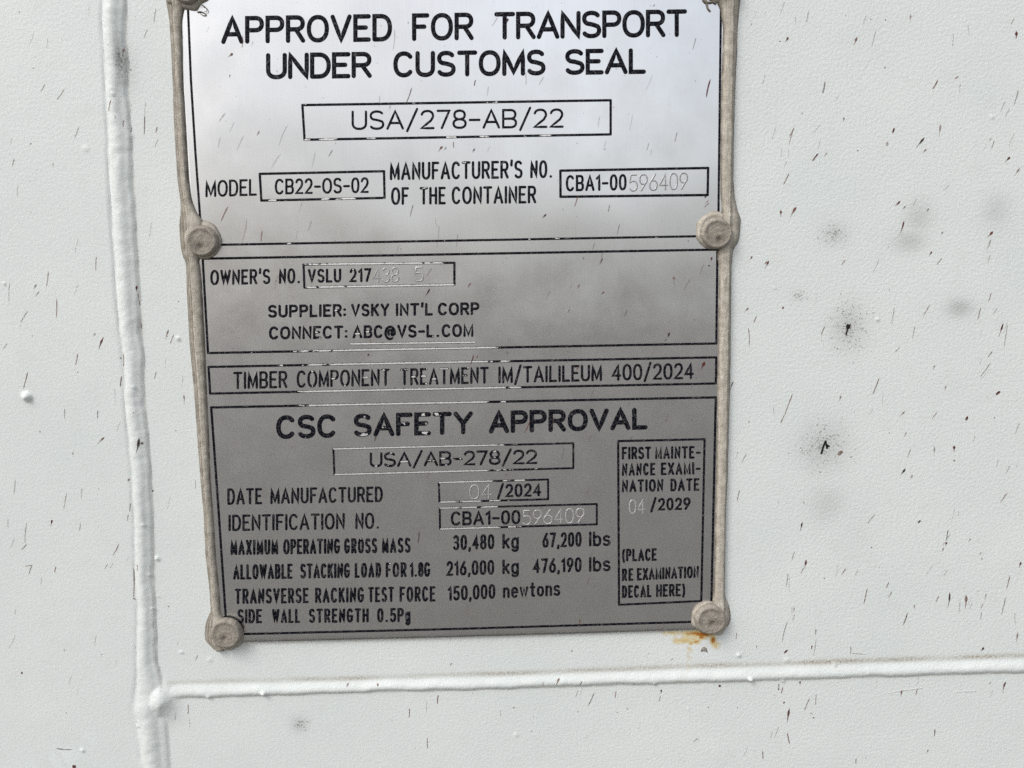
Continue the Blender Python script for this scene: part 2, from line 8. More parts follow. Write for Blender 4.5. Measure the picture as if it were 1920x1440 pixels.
SPLASHES = [[-11.57, -92.51, -12.87, -87.17, 0.45, 0.5], [-15.19, -84.98, -16.87, -81.7, 0.45, 0.5], [-53.97, -65.51, -55.94, -62.59, 0.45, 0.5], [-47.03, -63.64, -50.41, -59.5, 0.46, 0.6], [-29.95, -59.46, -31.28, -55.08, 0.46, 0.9], [-17.95, -58.81, -18.55, -54.29, 0.45, 0.3], [-18.55, -54.29, -19.37, -46.69, 0.45, 0.9], [-14.22, -49.82, -14.92, -47.42, 0.47, 0.8], [-14.06, -45.45, -15.85, -41.88, 0.45, 0.4], [-42.98, -49.71, -44.98, -45.51, 0.46, 0.5], [-61.02, -44.08, -61.9, -43.12, 0.45, 0.7], [-67.81, -38.62, -68.94, -35.69, 0.45, 0.6], [-53.56, -36.8, -53.73, -34.83, 0.45, 0.4], [-67.39, -28.76, -68.01, -24.15, 0.45, 0.3], [16.14, -75.78, 14.28, -74.52, 0.76, 0.9], [20.15, -82.11, 19.55, -77.54, 0.45, 0.6], [12.05, -54.19, 9.46, -51.03, 0.47, 0.5], [15.35, -51.29, 13.09, -47.07, 0.45, 0.25], [9.65, -45.48, 8.58, -41.24, 0.45, 0.3], [18.52, -46.03, 15.36, -40.17, 0.47, 0.3], [24.5, -47.59, 23.19, -45.64, 0.47, 0.8], [35.34, -49.74, 31.42, -41.6, 0.45, 0.3], [51.7, -40.23, 50.09, -37.61, 0.47, 0.6], [45.27, -39.78, 43.62, -33.53, 0.45, 0.25], [10.97, -19.69, 7.91, -13.91, 0.63, 0.6], [17.82, -15.23, 15.53, -6.18, 0.47, 0.3], [23.45, -10.45, 22.73, -5.94, 0.45, 0.7], [42.48, -13.86, 40.79, -9.84, 0.45, 0.4], [39.31, -21.28, 37.6, -16.95, 0.45, 0.25], [14.69, -68.11, 14.15, -66.96, 0.45, 0.7], [-18.96, -14.44, -20.21, -8.42, 0.45, 0.3], [-56.47, -83.78, -58.87, -78.94, 0.45, 0.2], [-51.75, -81.85, -52.21, -78.05, 0.45, 0.25], [-24.1, -78.09, -24.76, -75.43, 0.61, 0.6], [-28.76, -53.44, -29.08, -51.82, 0.45, 0.5], [-26.06, -52.3, -26.47, -49.51, 0.46, 0.7], [-23.73, -49.81, -24.23, -47.53, 0.45, 0.5], [119.66, -87.24, 118.63, -85.78, 0.93, 1.0], [115.67, -87.91, 113.26, -84.43, 0.46, 0.35], [76.9, -84.13, 75.95, -76.15, 0.45, 0.35], [106.81, -65.32, 106.28, -62.93, 0.45, 1.0], [82.66, -62.86, 79.96, -56.39, 0.45, 0.9], [132.79, -66.21, 130.73, -62.99, 0.47, 0.35], [93.68, -41.01, 91.93, -38.85, 0.79, 0.8], [95.04, -40.79, 94.32, -39.48, 0.63, 0.4], [106.03, -39.99, 104.83, -38.35, 0.63, 0.8], [97.8, -42.74, 97.87, -40.1, 0.45, 0.7], [133.2, -15.01, 131.32, -13.35, 0.65, 1.0], [145.54, -21.91, 144.06, -17.42, 0.48, 0.9], [157.75, -18.23, 157.05, -15.2, 0.45, 0.6], [81.79, -19.33, 80.48, -14.64, 0.48, 0.6], [161.55, -11.06, 160.5, -6.31, 0.45, 0.5], [183.85, -45.31, 182.85, -41.34, 0.48, 0.5], [156.43, -42.33, 155.39, -38.37, 0.45, 0.25], [166.69, -52.11, 165.33, -45.53, 0.45, 0.2], [172.89, -41.46, 171.87, -38.15, 0.45, 0.4], [91.5, -11.78, 90.4, -2.3, 0.45, 0.25], [151.81, -3.72, 151.1, -0.99, 0.45, 0.5], [154.06, -51.6, 153.37, -47.0, 0.45, 0.3], [74.24, -56.46, 73.69, -54.18, 0.47, 0.4], [175.04, -91.85, 174.04, -90.9, 0.46, 0.6], [111.69, -40.91, 110.62, -38.28, 0.45, 0.2], [190.68, -79.85, 189.37, -75.15, 0.47, 0.5], [196.45, -64.69, 194.9, -57.7, 0.63, 0.95], [199.57, -51.73, 198.08, -50.29, 0.45, 0.9], [233.94, -89.42, 233.04, -84.93, 0.47, 0.5], [228.89, -87.54, 228.77, -84.33, 0.45, 0.25], [273.21, -87.79, 273.0, -84.89, 0.62, 0.5], [224.67, -93.02, 223.09, -88.56, 0.46, 0.3], [256.12, -87.94, 254.9, -84.09, 0.45, 0.3], [313.47, -86.15, 312.25, -83.57, 0.47, 0.45], [314.6, -81.27, 314.64, -78.35, 1.1, 0.95], [226.37, -79.97, 225.19, -78.1, 0.78, 1.0], [223.47, -78.51, 223.0, -78.12, 0.47, 1.0], [252.88, -79.72, 251.62, -76.68, 0.78, 0.8], [260.1, -82.43, 258.64, -75.96, 0.45, 0.4], [290.03, -80.53, 289.94, -75.66, 0.45, 0.35], [217.81, -66.61, 216.87, -62.37, 0.45, 0.35], [241.08, -63.62, 240.19, -58.84, 0.63, 0.6], [285.02, -63.61, 282.98, -60.01, 0.64, 0.7], [292.78, -64.84, 291.44, -64.0, 0.64, 0.6], [293.88, -62.52, 293.67, -58.57, 0.45, 0.3], [316.7, -59.64, 315.25, -53.69, 0.64, 0.4], [248.9, -50.15, 248.48, -48.17, 0.48, 0.95], [232.95, -52.0, 231.79, -51.35, 0.45, 0.6], [229.64, -46.6, 227.73, -43.11, 0.48, 0.7], [229.44, -46.41, 227.74, -39.97, 0.45, 0.6], [227.77, -38.77, 227.52, -35.1, 0.45, 0.2], [222.72, -47.15, 220.98, -41.86, 0.45, 0.25], [268.7, -45.8, 268.01, -43.94, 0.8, 1.0], [280.71, -42.11, 277.41, -38.01, 0.8, 0.9], [281.75, -37.75, 280.1, -35.76, 0.65, 0.6], [286.74, -47.04, 286.43, -42.04, 0.8, 0.5], [266.27, -40.62, 265.99, -38.95, 0.96, 0.45], [308.33, -40.77, 307.33, -37.42, 0.48, 0.6], [307.08, -41.79, 306.14, -39.79, 0.48, 0.5], [239.28, -36.75, 236.94, -33.63, 0.64, 0.95], [242.75, -37.04, 241.42, -35.12, 0.48, 0.6], [315.03, -34.29, 313.05, -32.16, 0.81, 0.95], [319.23, -30.05, 317.11, -26.83, 0.65, 0.6], [228.01, -29.52, 225.7, -24.7, 0.48, 0.7], [231.15, -16.49, 228.81, -12.31, 0.97, 0.85], [225.03, -15.22, 224.95, -12.5, 0.81, 0.8], [272.34, -18.08, 270.31, -16.13, 0.82, 1.0], [274.46, -16.21, 273.12, -14.66, 0.49, 0.8], [283.75, -15.05, 282.75, -13.69, 0.49, 1.0], [274.08, -10.54, 272.36, -4.59, 0.65, 0.95], [309.87, -5.74, 307.53, -3.15, 0.99, 0.85], [309.31, -2.99, 307.49, 2.52, 0.66, 0.4], [289.84, -6.04, 288.99, -4.68, 0.49, 0.8], [285.89, 1.62, 284.78, 3.54, 0.66, 0.95], [264.43, -68.61, 263.62, -68.09, 0.63, 0.5], [291.54, -24.13, 288.84, -21.79, 0.45, 0.4], [254.76, -37.62, 254.57, -37.23, 0.64, 0.8], [263.71, -86.01, 263.46, -85.63, 0.78, 0.6], [196.22, -19.37, 194.85, -17.7, 0.45, 0.6], [196.58, -18.35, 194.52, -16.48, 0.49, 0.6], [195.16, -21.21, 194.96, -20.06, 0.64, 1.0], [204.33, -33.73, 204.14, -32.93, 0.48, 0.9], [257.55, -86.32, 258.25, -85.99, 0.47, 0.5], [213.92, -89.28, 212.95, -86.72, 0.45, 0.2], [217.31, -89.25, 217.0, -87.65, 0.46, 0.3], [-58.9, 3.78, -60.24, 9.87, 0.45, 0.7], [-73.9, 7.6, -74.93, 16.44, 0.45, 0.35], [-63.85, 8.59, -65.27, 10.81, 0.64, 0.55], [-62.95, 11.39, -64.62, 13.41, 0.48, 0.6], [-56.62, 14.23, -57.42, 21.89, 0.45, 0.8], [-67.85, 18.41, -71.29, 23.36, 0.48, 0.5], [-40.2, -1.66, -40.88, 4.28, 0.45, 0.6], [-39.95, 29.45, -42.2, 34.47, 0.65, 1.0], [-42.89, 27.67, -44.07, 29.58, 0.81, 0.35], [-76.98, 31.18, -78.91, 33.57, 0.49, 0.5], [-50.37, 35.5, -51.67, 40.35, 0.45, 0.8], [-33.08, 35.48, -33.26, 41.41, 0.49, 0.9], [-34.21, 44.89, -35.02, 49.08, 0.49, 1.0], [-70.16, 42.43, -72.49, 49.24, 0.45, 0.9], [-57.2, 57.09, -57.59, 61.68, 0.49, 0.5], [-44.5, 58.06, -44.92, 61.6, 0.45, 0.7], [-42.73, 68.97, -45.74, 71.91, 0.66, 0.7], [-29.05, 69.41, -30.71, 75.83, 0.99, 0.9], [-28.02, 71.44, -28.49, 72.15, 1.0, 1.0], [-26.02, 9.77, -26.2, 12.16, 0.64, 1.0], [-25.7, 12.85, -25.74, 17.99, 0.48, 0.8], [-25.72, 24.18, -25.69, 26.6, 0.48, 0.9], [-15.22, 26.93, -16.76, 31.27, 0.65, 0.6], [-13.37, 28.9, -15.14, 32.69, 0.45, 0.7], [-21.2, 43.39, -22.19, 46.53, 0.45, 0.6], [-11.12, 52.74, -11.27, 56.98, 0.66, 0.5], [-25.65, 90.97, -26.29, 91.97, 0.5, 1.0], [-78.89, 85.17, -80.01, 91.29, 0.45, 0.5], [-59.32, 91.05, -61.19, 98.28, 0.45, 0.5], [-55.49, 74.56, -55.67, 76.7, 0.45, 0.6], [-35.97, 62.49, -38.06, 67.08, 0.45, 0.25], [-34.5, 95.64, -35.08, 99.64, 0.45, 0.7], [-34.26, 85.84, -34.91, 87.13, 0.84, 0.6], [-50.91, 42.81, -51.08, 43.15, 0.49, 1.0], [-67.12, 28.4, -67.36, 28.81, 0.48, 0.8], [-71.18, 24.39, -71.35, 24.8, 0.48, 0.6], [-15.15, 67.0, -15.32, 67.42, 0.5, 1.0], [-10.64, 16.12, -10.8, 16.47, 0.45, 1.0], [-33.86, 37.55, -34.12, 38.25, 0.49, 0.8], [-11.02, 44.99, -11.83, 49.9, 0.45, 0.25], [-37.18, 49.39, -37.59, 56.44, 0.45, 0.15], [87.33, 12.93, 85.15, 16.27, 0.65, 0.95], [103.34, 10.93, 101.75, 13.31, 0.65, 0.6], [88.4, 4.84, 86.09, 8.23, 0.45, 0.5], [183.12, 10.05, 182.64, 11.02, 1.15, 0.5], [182.91, 10.88, 183.3, 14.7, 0.45, 0.2], [145.79, 12.19, 144.73, 14.39, 0.49, 0.7], [155.57, 15.27, 154.03, 16.42, 0.49, 1.0], [134.25, 14.56, 132.46, 18.34, 0.49, 0.25], [154.92, 2.15, 153.51, 4.88, 0.65, 0.6], [141.87, 21.98, 140.66, 23.7, 0.49, 0.5], [164.69, 22.38, 163.43, 25.16, 0.5, 0.5], [181.31, 31.79, 180.61, 33.89, 0.83, 0.9], [180.26, 34.24, 179.0, 35.98, 0.45, 0.7], [103.73, 39.14, 102.23, 43.13, 0.49, 1.0], [105.47, 39.52, 104.39, 40.91, 0.66, 0.5], [62.49, 38.0, 61.97, 38.83, 0.66, 0.9], [145.22, 44.53, 144.14, 46.64, 0.5, 0.7], [125.48, 66.28, 123.13, 71.06, 0.51, 0.8], [64.02, 71.08, 63.22, 73.58, 0.67, 0.7], [181.18, 63.85, 179.77, 68.15, 0.45, 0.4], [166.88, 72.95, 165.44, 75.1, 0.51, 0.4], [151.19, 53.9, 149.76, 57.45, 0.45, 0.3], [85.17, 85.68, 83.52, 88.56, 0.45, 0.4], [147.61, 1.69, 147.11, 3.05, 0.45, 0.5], [117.09, 38.34, 116.72, 39.17, 1.15, 0.25], [197.91, 2.5, 197.44, 4.21, 0.65, 1.0], [196.9, 5.72, 196.63, 6.13, 0.82, 1.0], [195.63, 43.59, 194.03, 46.9, 1.0, 1.0], [194.79, 4.86, 193.08, 9.32, 0.45, 0.3], [189.59, 10.65, 186.82, 15.46, 0.45, 0.4], [220.78, 4.24, 219.09, 7.47, 0.66, 0.9], [220.09, 4.58, 219.05, 5.6, 0.65, 0.6], [214.06, 2.41, 213.25, 3.92, 0.66, 0.95], [290.0, 4.32, 287.94, 7.21, 0.5, 0.6], [251.14, 4.39, 249.65, 6.58, 0.49, 0.7], [213.05, 22.54, 211.17, 24.47, 0.66, 0.6], [227.01, 22.43, 226.69, 23.48, 0.67, 1.0], [216.31, 25.96, 215.16, 28.75, 0.45, 0.8], [213.06, 30.26, 213.57, 38.18, 0.45, 0.7], [243.96, 30.26, 242.52, 34.33, 0.5, 0.7], [254.37, 25.73, 253.67, 26.07, 0.5, 0.5], [271.63, 23.22, 270.79, 30.61, 0.45, 0.4], [286.04, 22.42, 283.27, 27.51, 0.45, 0.6], [280.34, 30.78, 279.51, 36.3, 0.45, 0.5], [310.54, 18.27, 309.47, 22.12, 0.45, 0.7], [306.57, 24.19, 305.62, 29.11, 0.45, 0.8], [313.41, 24.45, 311.76, 26.96, 0.5, 0.4], [316.08, 30.58, 314.46, 36.16, 0.67, 1.0], [317.98, 30.9, 316.9, 40.7, 0.45, 0.5], [274.75, 39.34, 272.54, 41.5, 0.51, 0.5], [312.25, 41.69, 310.58, 44.16, 0.51, 0.7], [311.8, 46.34, 307.77, 52.15, 0.45, 0.6], [289.17, 46.97, 288.4, 48.97, 0.45, 0.8], [266.82, 51.34, 264.21, 58.49, 0.51, 0.8], [231.69, 57.11, 228.34, 66.65, 0.51, 0.75], [228.53, 65.93, 227.03, 69.52, 0.51, 0.8], [251.35, 58.45, 250.57, 61.17, 0.68, 0.6], [294.15, 55.34, 293.53, 57.5, 0.45, 0.8], [316.48, 58.18, 314.74, 59.52, 1.03, 1.0], [277.77, 65.36, 275.48, 67.79, 0.68, 0.6], [291.04, 66.0, 288.86, 69.02, 0.45, 0.6], [303.69, 68.09, 302.91, 69.9, 1.03, 1.0], [314.9, 68.47, 314.41, 70.14, 0.52, 0.4], [325.32, 71.25, 323.43, 76.34, 0.45, 0.5], [252.7, 81.26, 251.09, 83.2, 1.38, 0.7], [278.88, 73.91, 277.88, 76.09, 0.45, 0.7], [280.8, 80.92, 279.51, 84.8, 0.45, 0.6], [290.41, 80.03, 290.5, 84.82, 0.69, 0.4], [298.7, 80.22, 298.84, 82.8, 1.03, 1.0], [299.22, 85.98, 298.82, 86.71, 0.87, 0.6], [278.97, 89.22, 276.89, 92.06, 0.87, 1.0], [282.02, 91.8, 281.15, 93.71, 0.7, 0.6], [213.48, 81.63, 211.37, 85.47, 0.51, 0.5], [207.53, 51.81, 206.17, 56.09, 0.68, 0.6], [210.84, 96.3, 209.84, 101.47, 0.45, 0.7], [322.5, 88.87, 320.94, 92.4, 0.52, 0.4], [321.94, 100.41, 319.22, 104.46, 0.53, 0.7], [317.38, 85.79, 316.88, 89.86, 0.45, 0.3], [307.27, 75.99, 306.33, 78.91, 0.45, 0.4], [214.3, 68.31, 213.88, 68.88, 0.51, 0.6], [237.5, 102.13, 237.3, 102.88, 0.52, 0.6], [269.48, 16.31, 269.28, 16.73, 0.5, 0.7], [271.74, 74.05, 271.47, 74.49, 0.51, 0.8], [243.86, 89.67, 243.51, 90.18, 0.69, 0.5], [256.81, 83.85, 256.09, 84.12, 0.51, 0.6], [268.5, 56.99, 268.4, 63.5, 0.45, 0.15], [-65.93, 101.96, -66.8, 104.72, 0.67, 1.0], [-75.95, 102.67, -77.51, 112.17, 0.45, 0.5], [-76.77, 111.67, -79.24, 114.12, 0.45, 0.8], [-54.96, 103.55, -55.72, 106.83, 0.45, 0.5], [-40.36, 112.37, -43.37, 117.47, 0.51, 0.7], [-45.4, 120.76, -46.99, 122.95, 0.45, 0.5], [-43.24, 120.44, -44.83, 122.63, 0.45, 0.3], [-75.43, 120.35, -77.21, 124.39, 0.45, 0.7], [-78.3, 120.87, -75.45, 120.5, 0.45, 0.7], [-66.11, 121.19, -66.91, 123.91, 0.45, 0.8], [-72.37, 125.63, -72.86, 128.82, 0.45, 0.3], [-35.38, 122.51, -36.35, 135.57, 0.51, 0.9], [-33.57, 121.07, -33.93, 124.03, 0.45, 0.7], [-36.56, 135.41, -35.32, 136.12, 0.52, 1.0], [-35.7, 100.36, -36.3, 103.64, 0.45, 0.6], [-83.44, 165.59, -84.08, 166.34, 0.7, 1.0], [-65.67, 206.81, -66.52, 208.21, 1.6, 1.0], [-73.04, 199.07, -66.19, 199.92, 0.53, 0.8], [-17.99, 182.02, -18.4, 187.08, 0.45, 0.6], [-17.92, 188.66, -18.03, 192.58, 0.45, 0.25], [-12.67, 160.76, -13.94, 163.57, 0.45, 0.5], [-22.89, 139.33, -23.71, 140.81, 0.52, 0.5], [-81.42, 108.76, -83.23, 113.13, 0.45, 0.3], [-83.12, 100.67, -83.67, 105.04, 0.45, 0.3], [-52.4, 150.61, -53.51, 155.53, 0.52, 0.25], [-65.74, 155.94, -66.04, 157.84, 0.45, 0.4], [-83.84, 138.78, -84.26, 141.03, 0.45, 0.3], [79.98, 110.42, 79.24, 115.61, 0.45, 1.0], [145.23, 149.68, 144.48, 151.81, 0.53, 0.9], [149.38, 131.1, 147.74, 135.61, 0.45, 0.3], [85.66, 181.29, 85.17, 185.59, 0.54, 0.85], [73.44, 186.8, 73.15, 191.12, 0.45, 0.8], [80.51, 200.06, 80.51, 205.23, 0.45, 0.8], [91.57, 167.44, 90.95, 168.58, 0.53, 0.6], [136.37, 175.0, 134.63, 178.31, 0.72, 0.75], [145.8, 176.45, 144.51, 179.16, 0.54, 0.7], [144.28, 180.72, 143.14, 184.23, 0.45, 0.5], [150.98, 182.1, 148.19, 188.33, 0.54, 0.7], [160.09, 181.99, 159.71, 185.13, 0.54, 0.75], [179.23, 181.78, 179.01, 183.75, 0.72, 0.9], [179.02, 184.53, 178.28, 187.28, 0.45, 0.6], [129.45, 176.35, 129.42, 178.7, 0.45, 0.7], [183.92, 168.2, 182.29, 169.71, 0.54, 0.4], [117.4, 187.77, 116.65, 188.14, 0.72, 0.5], [124.47, 198.44, 124.16, 198.91, 0.73, 0.6], [143.84, 190.41, 144.14, 190.73, 0.54, 0.8], [165.17, 189.88, 164.65, 190.18, 0.55, 0.8], [160.53, 191.24, 160.75, 191.65, 0.54, 0.8], [141.81, 163.47, 141.51, 164.24, 0.54, 0.6], [111.43, 188.77, 111.37, 191.93, 0.45, 0.25], [48.57, 174.7, 47.92, 176.24, 0.89, 0.5], [60.45, 175.06, 61.14, 176.25, 0.71, 0.6], [167.77, 177.9, 167.4, 179.85, 0.54, 0.4], [237.01, 110.72, 236.16, 114.83, 0.7, 0.95], [239.08, 126.77, 238.44, 130.4, 0.88, 0.9], [238.29, 130.02, 237.03, 132.8, 0.53, 0.6], [234.18, 123.08, 233.17, 126.84, 0.45, 0.5], [231.68, 132.13, 230.88, 138.6, 0.53, 0.5], [267.25, 108.08, 264.09, 112.14, 0.53, 0.5], [286.23, 111.18, 285.17, 112.28, 0.88, 1.0], [298.14, 115.24, 297.64, 120.15, 0.45, 0.9], [297.82, 120.68, 297.01, 122.41, 0.71, 1.0], [296.46, 123.15, 295.8, 125.03, 0.53, 0.8], [255.89, 130.86, 253.98, 133.86, 0.53, 0.7], [261.1, 131.37, 259.71, 134.01, 0.45, 0.4], [265.13, 139.51, 263.91, 146.79, 0.54, 0.75], [274.0, 137.3, 272.99, 140.11, 0.53, 0.7], [275.51, 141.33, 274.13, 144.22, 0.54, 0.6], [282.65, 150.63, 280.88, 156.41, 0.54, 1.0], [285.28, 147.38, 285.25, 149.93, 0.54, 0.6], [295.61, 143.8, 294.26, 146.7, 0.54, 0.6], [300.04, 142.38, 299.5, 149.32, 0.72, 1.0], [307.11, 143.88, 306.85, 150.29, 1.07, 0.7], [309.87, 147.66, 308.73, 150.34, 0.45, 0.4], [315.49, 143.18, 315.16, 146.65, 0.54, 0.5], [314.62, 147.79, 313.62, 150.09, 0.45, 0.6], [314.08, 151.66, 313.73, 154.76, 0.45, 0.6], [325.2, 135.74, 324.05, 141.71, 0.45, 0.8], [324.1, 144.95, 322.48, 153.29, 0.45, 0.7], [329.5, 130.1, 328.98, 132.61, 0.89, 0.9], [330.12, 160.68, 329.52, 165.76, 0.73, 0.6], [315.93, 166.94, 314.67, 168.87, 0.91, 0.95], [232.32, 165.7, 230.85, 167.22, 0.9, 1.0], [244.05, 156.69, 243.92, 159.8, 0.45, 0.8], [244.33, 160.98, 243.28, 168.76, 0.45, 0.5], [242.62, 164.05, 242.24, 166.38, 0.54, 1.0], [234.6, 147.15, 234.36, 149.45, 0.53, 0.8], [235.04, 149.86, 233.87, 153.69, 0.45, 0.4], [232.14, 152.87, 229.84, 162.51, 0.45, 0.6], [258.95, 164.91, 259.07, 168.43, 0.45, 0.6], [259.07, 168.28, 265.87, 168.87, 0.45, 0.4], [307.79, 119.26, 306.56, 121.13, 0.53, 0.6], [312.61, 125.46, 311.35, 126.96, 0.53, 0.6], [313.12, 127.92, 312.58, 128.9, 0.53, 0.6], [204.1, 180.4, 203.75, 181.5, 1.09, 1.0], [228.93, 180.52, 228.99, 183.29, 0.55, 0.7], [230.7, 182.15, 230.17, 185.15, 0.55, 0.8], [237.95, 179.61, 238.0, 181.58, 0.72, 0.8], [231.62, 188.76, 231.04, 189.7, 0.73, 0.8], [233.74, 191.93, 232.93, 198.53, 0.91, 0.95], [242.33, 187.5, 240.22, 193.16, 0.55, 0.7], [245.07, 185.76, 244.93, 190.92, 0.45, 0.6], [233.11, 202.7, 234.24, 208.2, 0.55, 0.9], [229.39, 199.62, 227.48, 205.57, 0.45, 0.4], [226.79, 201.94, 225.87, 205.12, 0.45, 0.4], [222.8, 210.65, 223.04, 214.7, 0.56, 0.9], [281.51, 184.88, 281.28, 188.29, 0.73, 0.8], [288.48, 184.3, 287.71, 187.46, 0.55, 0.7], [326.13, 182.65, 325.14, 187.8, 0.74, 0.9], [319.48, 182.61, 319.34, 184.04, 0.55, 0.6], [296.62, 202.95, 296.57, 206.58, 0.56, 0.8], [294.39, 212.33, 293.33, 214.41, 0.56, 0.7], [263.19, 215.21, 263.14, 218.05, 0.45, 0.8], [195.0, 203.97, 192.9, 205.91, 0.55, 0.5], [216.3, 208.83, 214.48, 212.8, 0.45, 0.25], [210.54, 157.68, 210.44, 160.24, 0.45, 0.6], [219.16, 163.37, 219.11, 164.54, 0.54, 0.6], [266.32, 122.01, 266.11, 122.45, 0.7, 0.8], [246.73, 134.81, 246.97, 135.2, 0.53, 0.8], [269.78, 130.69, 269.64, 131.06, 0.53, 0.8], [228.98, 182.89, 228.77, 183.36, 0.73, 1.0], [227.16, 185.61, 227.4, 186.01, 0.73, 0.4], [199.2, 190.14, 199.14, 190.7, 0.73, 0.7], [211.65, 190.69, 211.58, 191.08, 0.55, 0.9], [267.25, 215.18, 267.41, 215.51, 0.56, 0.8], [244.32, 196.09, 244.11, 196.72, 0.73, 0.9], [244.06, 194.88, 242.52, 194.03, 0.45, 0.6]]
PAINT_BUMPS = [[-71.3, 52.28, 2.29, 2.4], [-11.83, 30.73, 0.94, 1], [-76.07, 8.3, 0.61, 0.8], [-29.55, 49.32, 0.73, 1], [-29.85, 104.91, 0.76, 0.9], [-29.25, 126.1, 0.76, 0.9], [-26.21, 119.46, 1.31, 1.0], [-29.2, 140.33, 0.88, 0.9], [13.47, 178.24, 1.35, 1.6], [-9.21, 179.18, 1.13, 1], [216.64, 178.0, 1.5, 1.6], [211.7, 167.47, 1.26, 0.9], [230.71, 179.37, 0.92, 1], [176.28, 179.16, 0.92, 1], [-62.09, 200.37, 0.91, 1], [-19.28, 159.6, 0.78, 0.8], [-7.97, 163.17, 1.34, 0.4], [-28.9, -61.31, 0.79, 0.9], [264.97, 28.21, 0.86, 0.8], [223.23, 15.03, 0.63, 0.5], [306.95, -49.35, 0.82, 0.7], [-27.12, 135.4, 0.66, 0.6], [-38.48, 190.25, 0.91, 0.7], [232.06, 170.18, 1.61, 0.4], [252.52, 172.91, 1.39, 0.5], [-41.03, -41.72, 1.79, 0.25], [190.59, 191.0, 0.93, 0.3], [117.89, 200.2, 1.16, 0.5]]
SEAMV = [[-27.16, -19.88, -150.76], [-29.98, -22.53, -95.51], [-32.01, -24.62, -49.42], [-32.9, -25.17, -1.53], [-33.21, -26.36, 48.25], [-33.31, -26.75, 100.06], [-35.17, -28.72, 142.53], [-36.69, -29.53, 163.12], [-38.19, -27.96, 174.72], [-39.1, -26.87, 184.08], [-38.27, -26.64, 193.51], [-37.5, -26.91, 210.16], [-39.41, -28.12, 273.74]]
SEAMH = [[-34.83, 174.68, 184.01], [-29.26, 172.75, 183.01], [-25.21, 172.41, 180.09], [-19.28, 172.58, 179.1], [-2.87, 172.61, 179.37], [45.53, 172.89, 178.97], [116.51, 172.66, 179.24], [188.18, 171.96, 179.04], [260.54, 171.48, 178.84], [333.6, 171.24, 178.63], [421.29, 170.93, 178.12]]
SEALL = [[-4.08, 3.74, -103.37], [-7.27, 4.87, -99.63], [-7.99, 0.64, -94.95], [-7.47, -0.79, -91.19], [-7.15, -1.83, -87.41], [-7.12, -2.19, -79.24], [-7.54, -3.07, -63.12], [-8.02, -3.02, -48.93], [-8.07, -3.5, -30.62], [-7.7, -2.85, -24.25], [-7.39, -2.24, -21.25], [-7.87, -0.88, -17.24], [-8.5, 1.92, -13.61], [-8.72, 2.66, -9.17], [-8.69, 2.4, -5.13], [-8.22, 0.13, -1.49], [-7.16, -1.45, 0.95], [-6.99, -0.97, 2.99], [-7.3, -0.75, 9.12], [-7.44, -0.78, 15.9], [-7.68, -1.07, 33.31], [-7.17, -1.56, 50.76], [-7.08, -1.84, 68.45], [-6.99, -2.36, 86.59], [-6.61, -2.16, 100.39], [-6.94, -2.24, 118.77], [-6.18, -1.67, 133.81], [-6.3, -1.77, 142.41], [-7.52, -0.62, 144.69], [-8.8, 0.92, 147.88], [-9.49, 0.67, 151.98], [-9.25, -0.16, 154.94], [-7.45, -0.95, 157.25], [-5.41, -1.51, 159.34]]
SEALR = [[197.45, 207.94, -104.64], [196.53, 208.27, -97.99], [198.02, 207.75, -93.21], [199.7, 207.41, -89.37], [200.8, 206.9, -83.59], [200.74, 206.87, -73.91], [200.48, 206.43, -64.15], [200.47, 206.16, -44.4], [200.62, 206.24, -27.77], [200.71, 206.76, -21.29], [201.19, 207.67, -17.22], [201.24, 208.56, -14.16], [200.85, 209.44, -12.11], [200.9, 209.18, -9.05], [200.52, 209.13, -5.97], [200.15, 208.45, -2.9], [199.97, 206.91, -0.85], [199.78, 206.52, 0.79], [199.82, 206.35, 3.27], [200.6, 206.08, 6.38], [200.59, 206.08, 12.61], [200.63, 206.16, 30.02], [200.56, 206.37, 54.96], [200.67, 206.02, 72.94], [200.66, 205.9, 92.06], [200.53, 205.46, 105.4], [200.58, 205.42, 116.63], [200.34, 205.34, 139.38], [200.05, 205.71, 142.13], [199.63, 206.97, 144.44], [199.25, 208.04, 148.61], [199.29, 208.1, 152.08], [199.55, 207.36, 154.39], [200.02, 205.39, 156.69], [201.16, 203.4, 158.07]]
RIVETS = [[0.47, -98.3, 7.27, 1.26, -97.7, 4.52, 1.57, -96.59], [199.95, -99.34, 7.06, 199.89, -98.73, 4.83, 199.91, -97.6], [0.7, -7.09, 7.32, 1.19, -6.44, 5.31, 0.46, -4.45], [198.4, -7.71, 7.25, 199.05, -6.4, 5.4, 199.91, -3.96], [0.46, 151.89, 6.92, 0.71, 150.45, 5.61, 0.16, 152.48], [198.15, 149.84, 7.15, 198.69, 150.11, 5.7, 199.37, 151.5]]
SOOT = [[253.23, 30.76, 7.14, 8.82, 0.27], [245.07, 79.53, 9.66, 9.66, 0.27], [279.74, -11.51, 5.46, 5.88, 0.26], [276.53, -2.46, 6.3, 4.2, 0.31], [246.66, -5.4, 5.46, 4.2, 0.25], [298.2, 24.13, 5.04, 3.36, 0.38], [310.7, -13.73, 5.46, 6.3, 0.2], [232.91, 18.34, 2.94, 2.52, 0.14], [246.92, 103.39, 7.14, 7.14, 0.2], [27.51, 192.57, 3.36, 3.36, 0.3], [-25.73, -74.2, 1.89, 7.14, 0.75], [-24.01, -70.72, 4.62, 8.4, 0.2], [-26.35, 25.67, 1.05, 4.62, 0.35], [-28.29, -56.25, 0.84, 2.52, 0.3], [258.43, 116.08, 8.4, 12.6, 0.05], [188.41, -26.7, 0.21, 0.21, 0], [-29.79, 101.16, 0.84, 4.2, 0.2]]
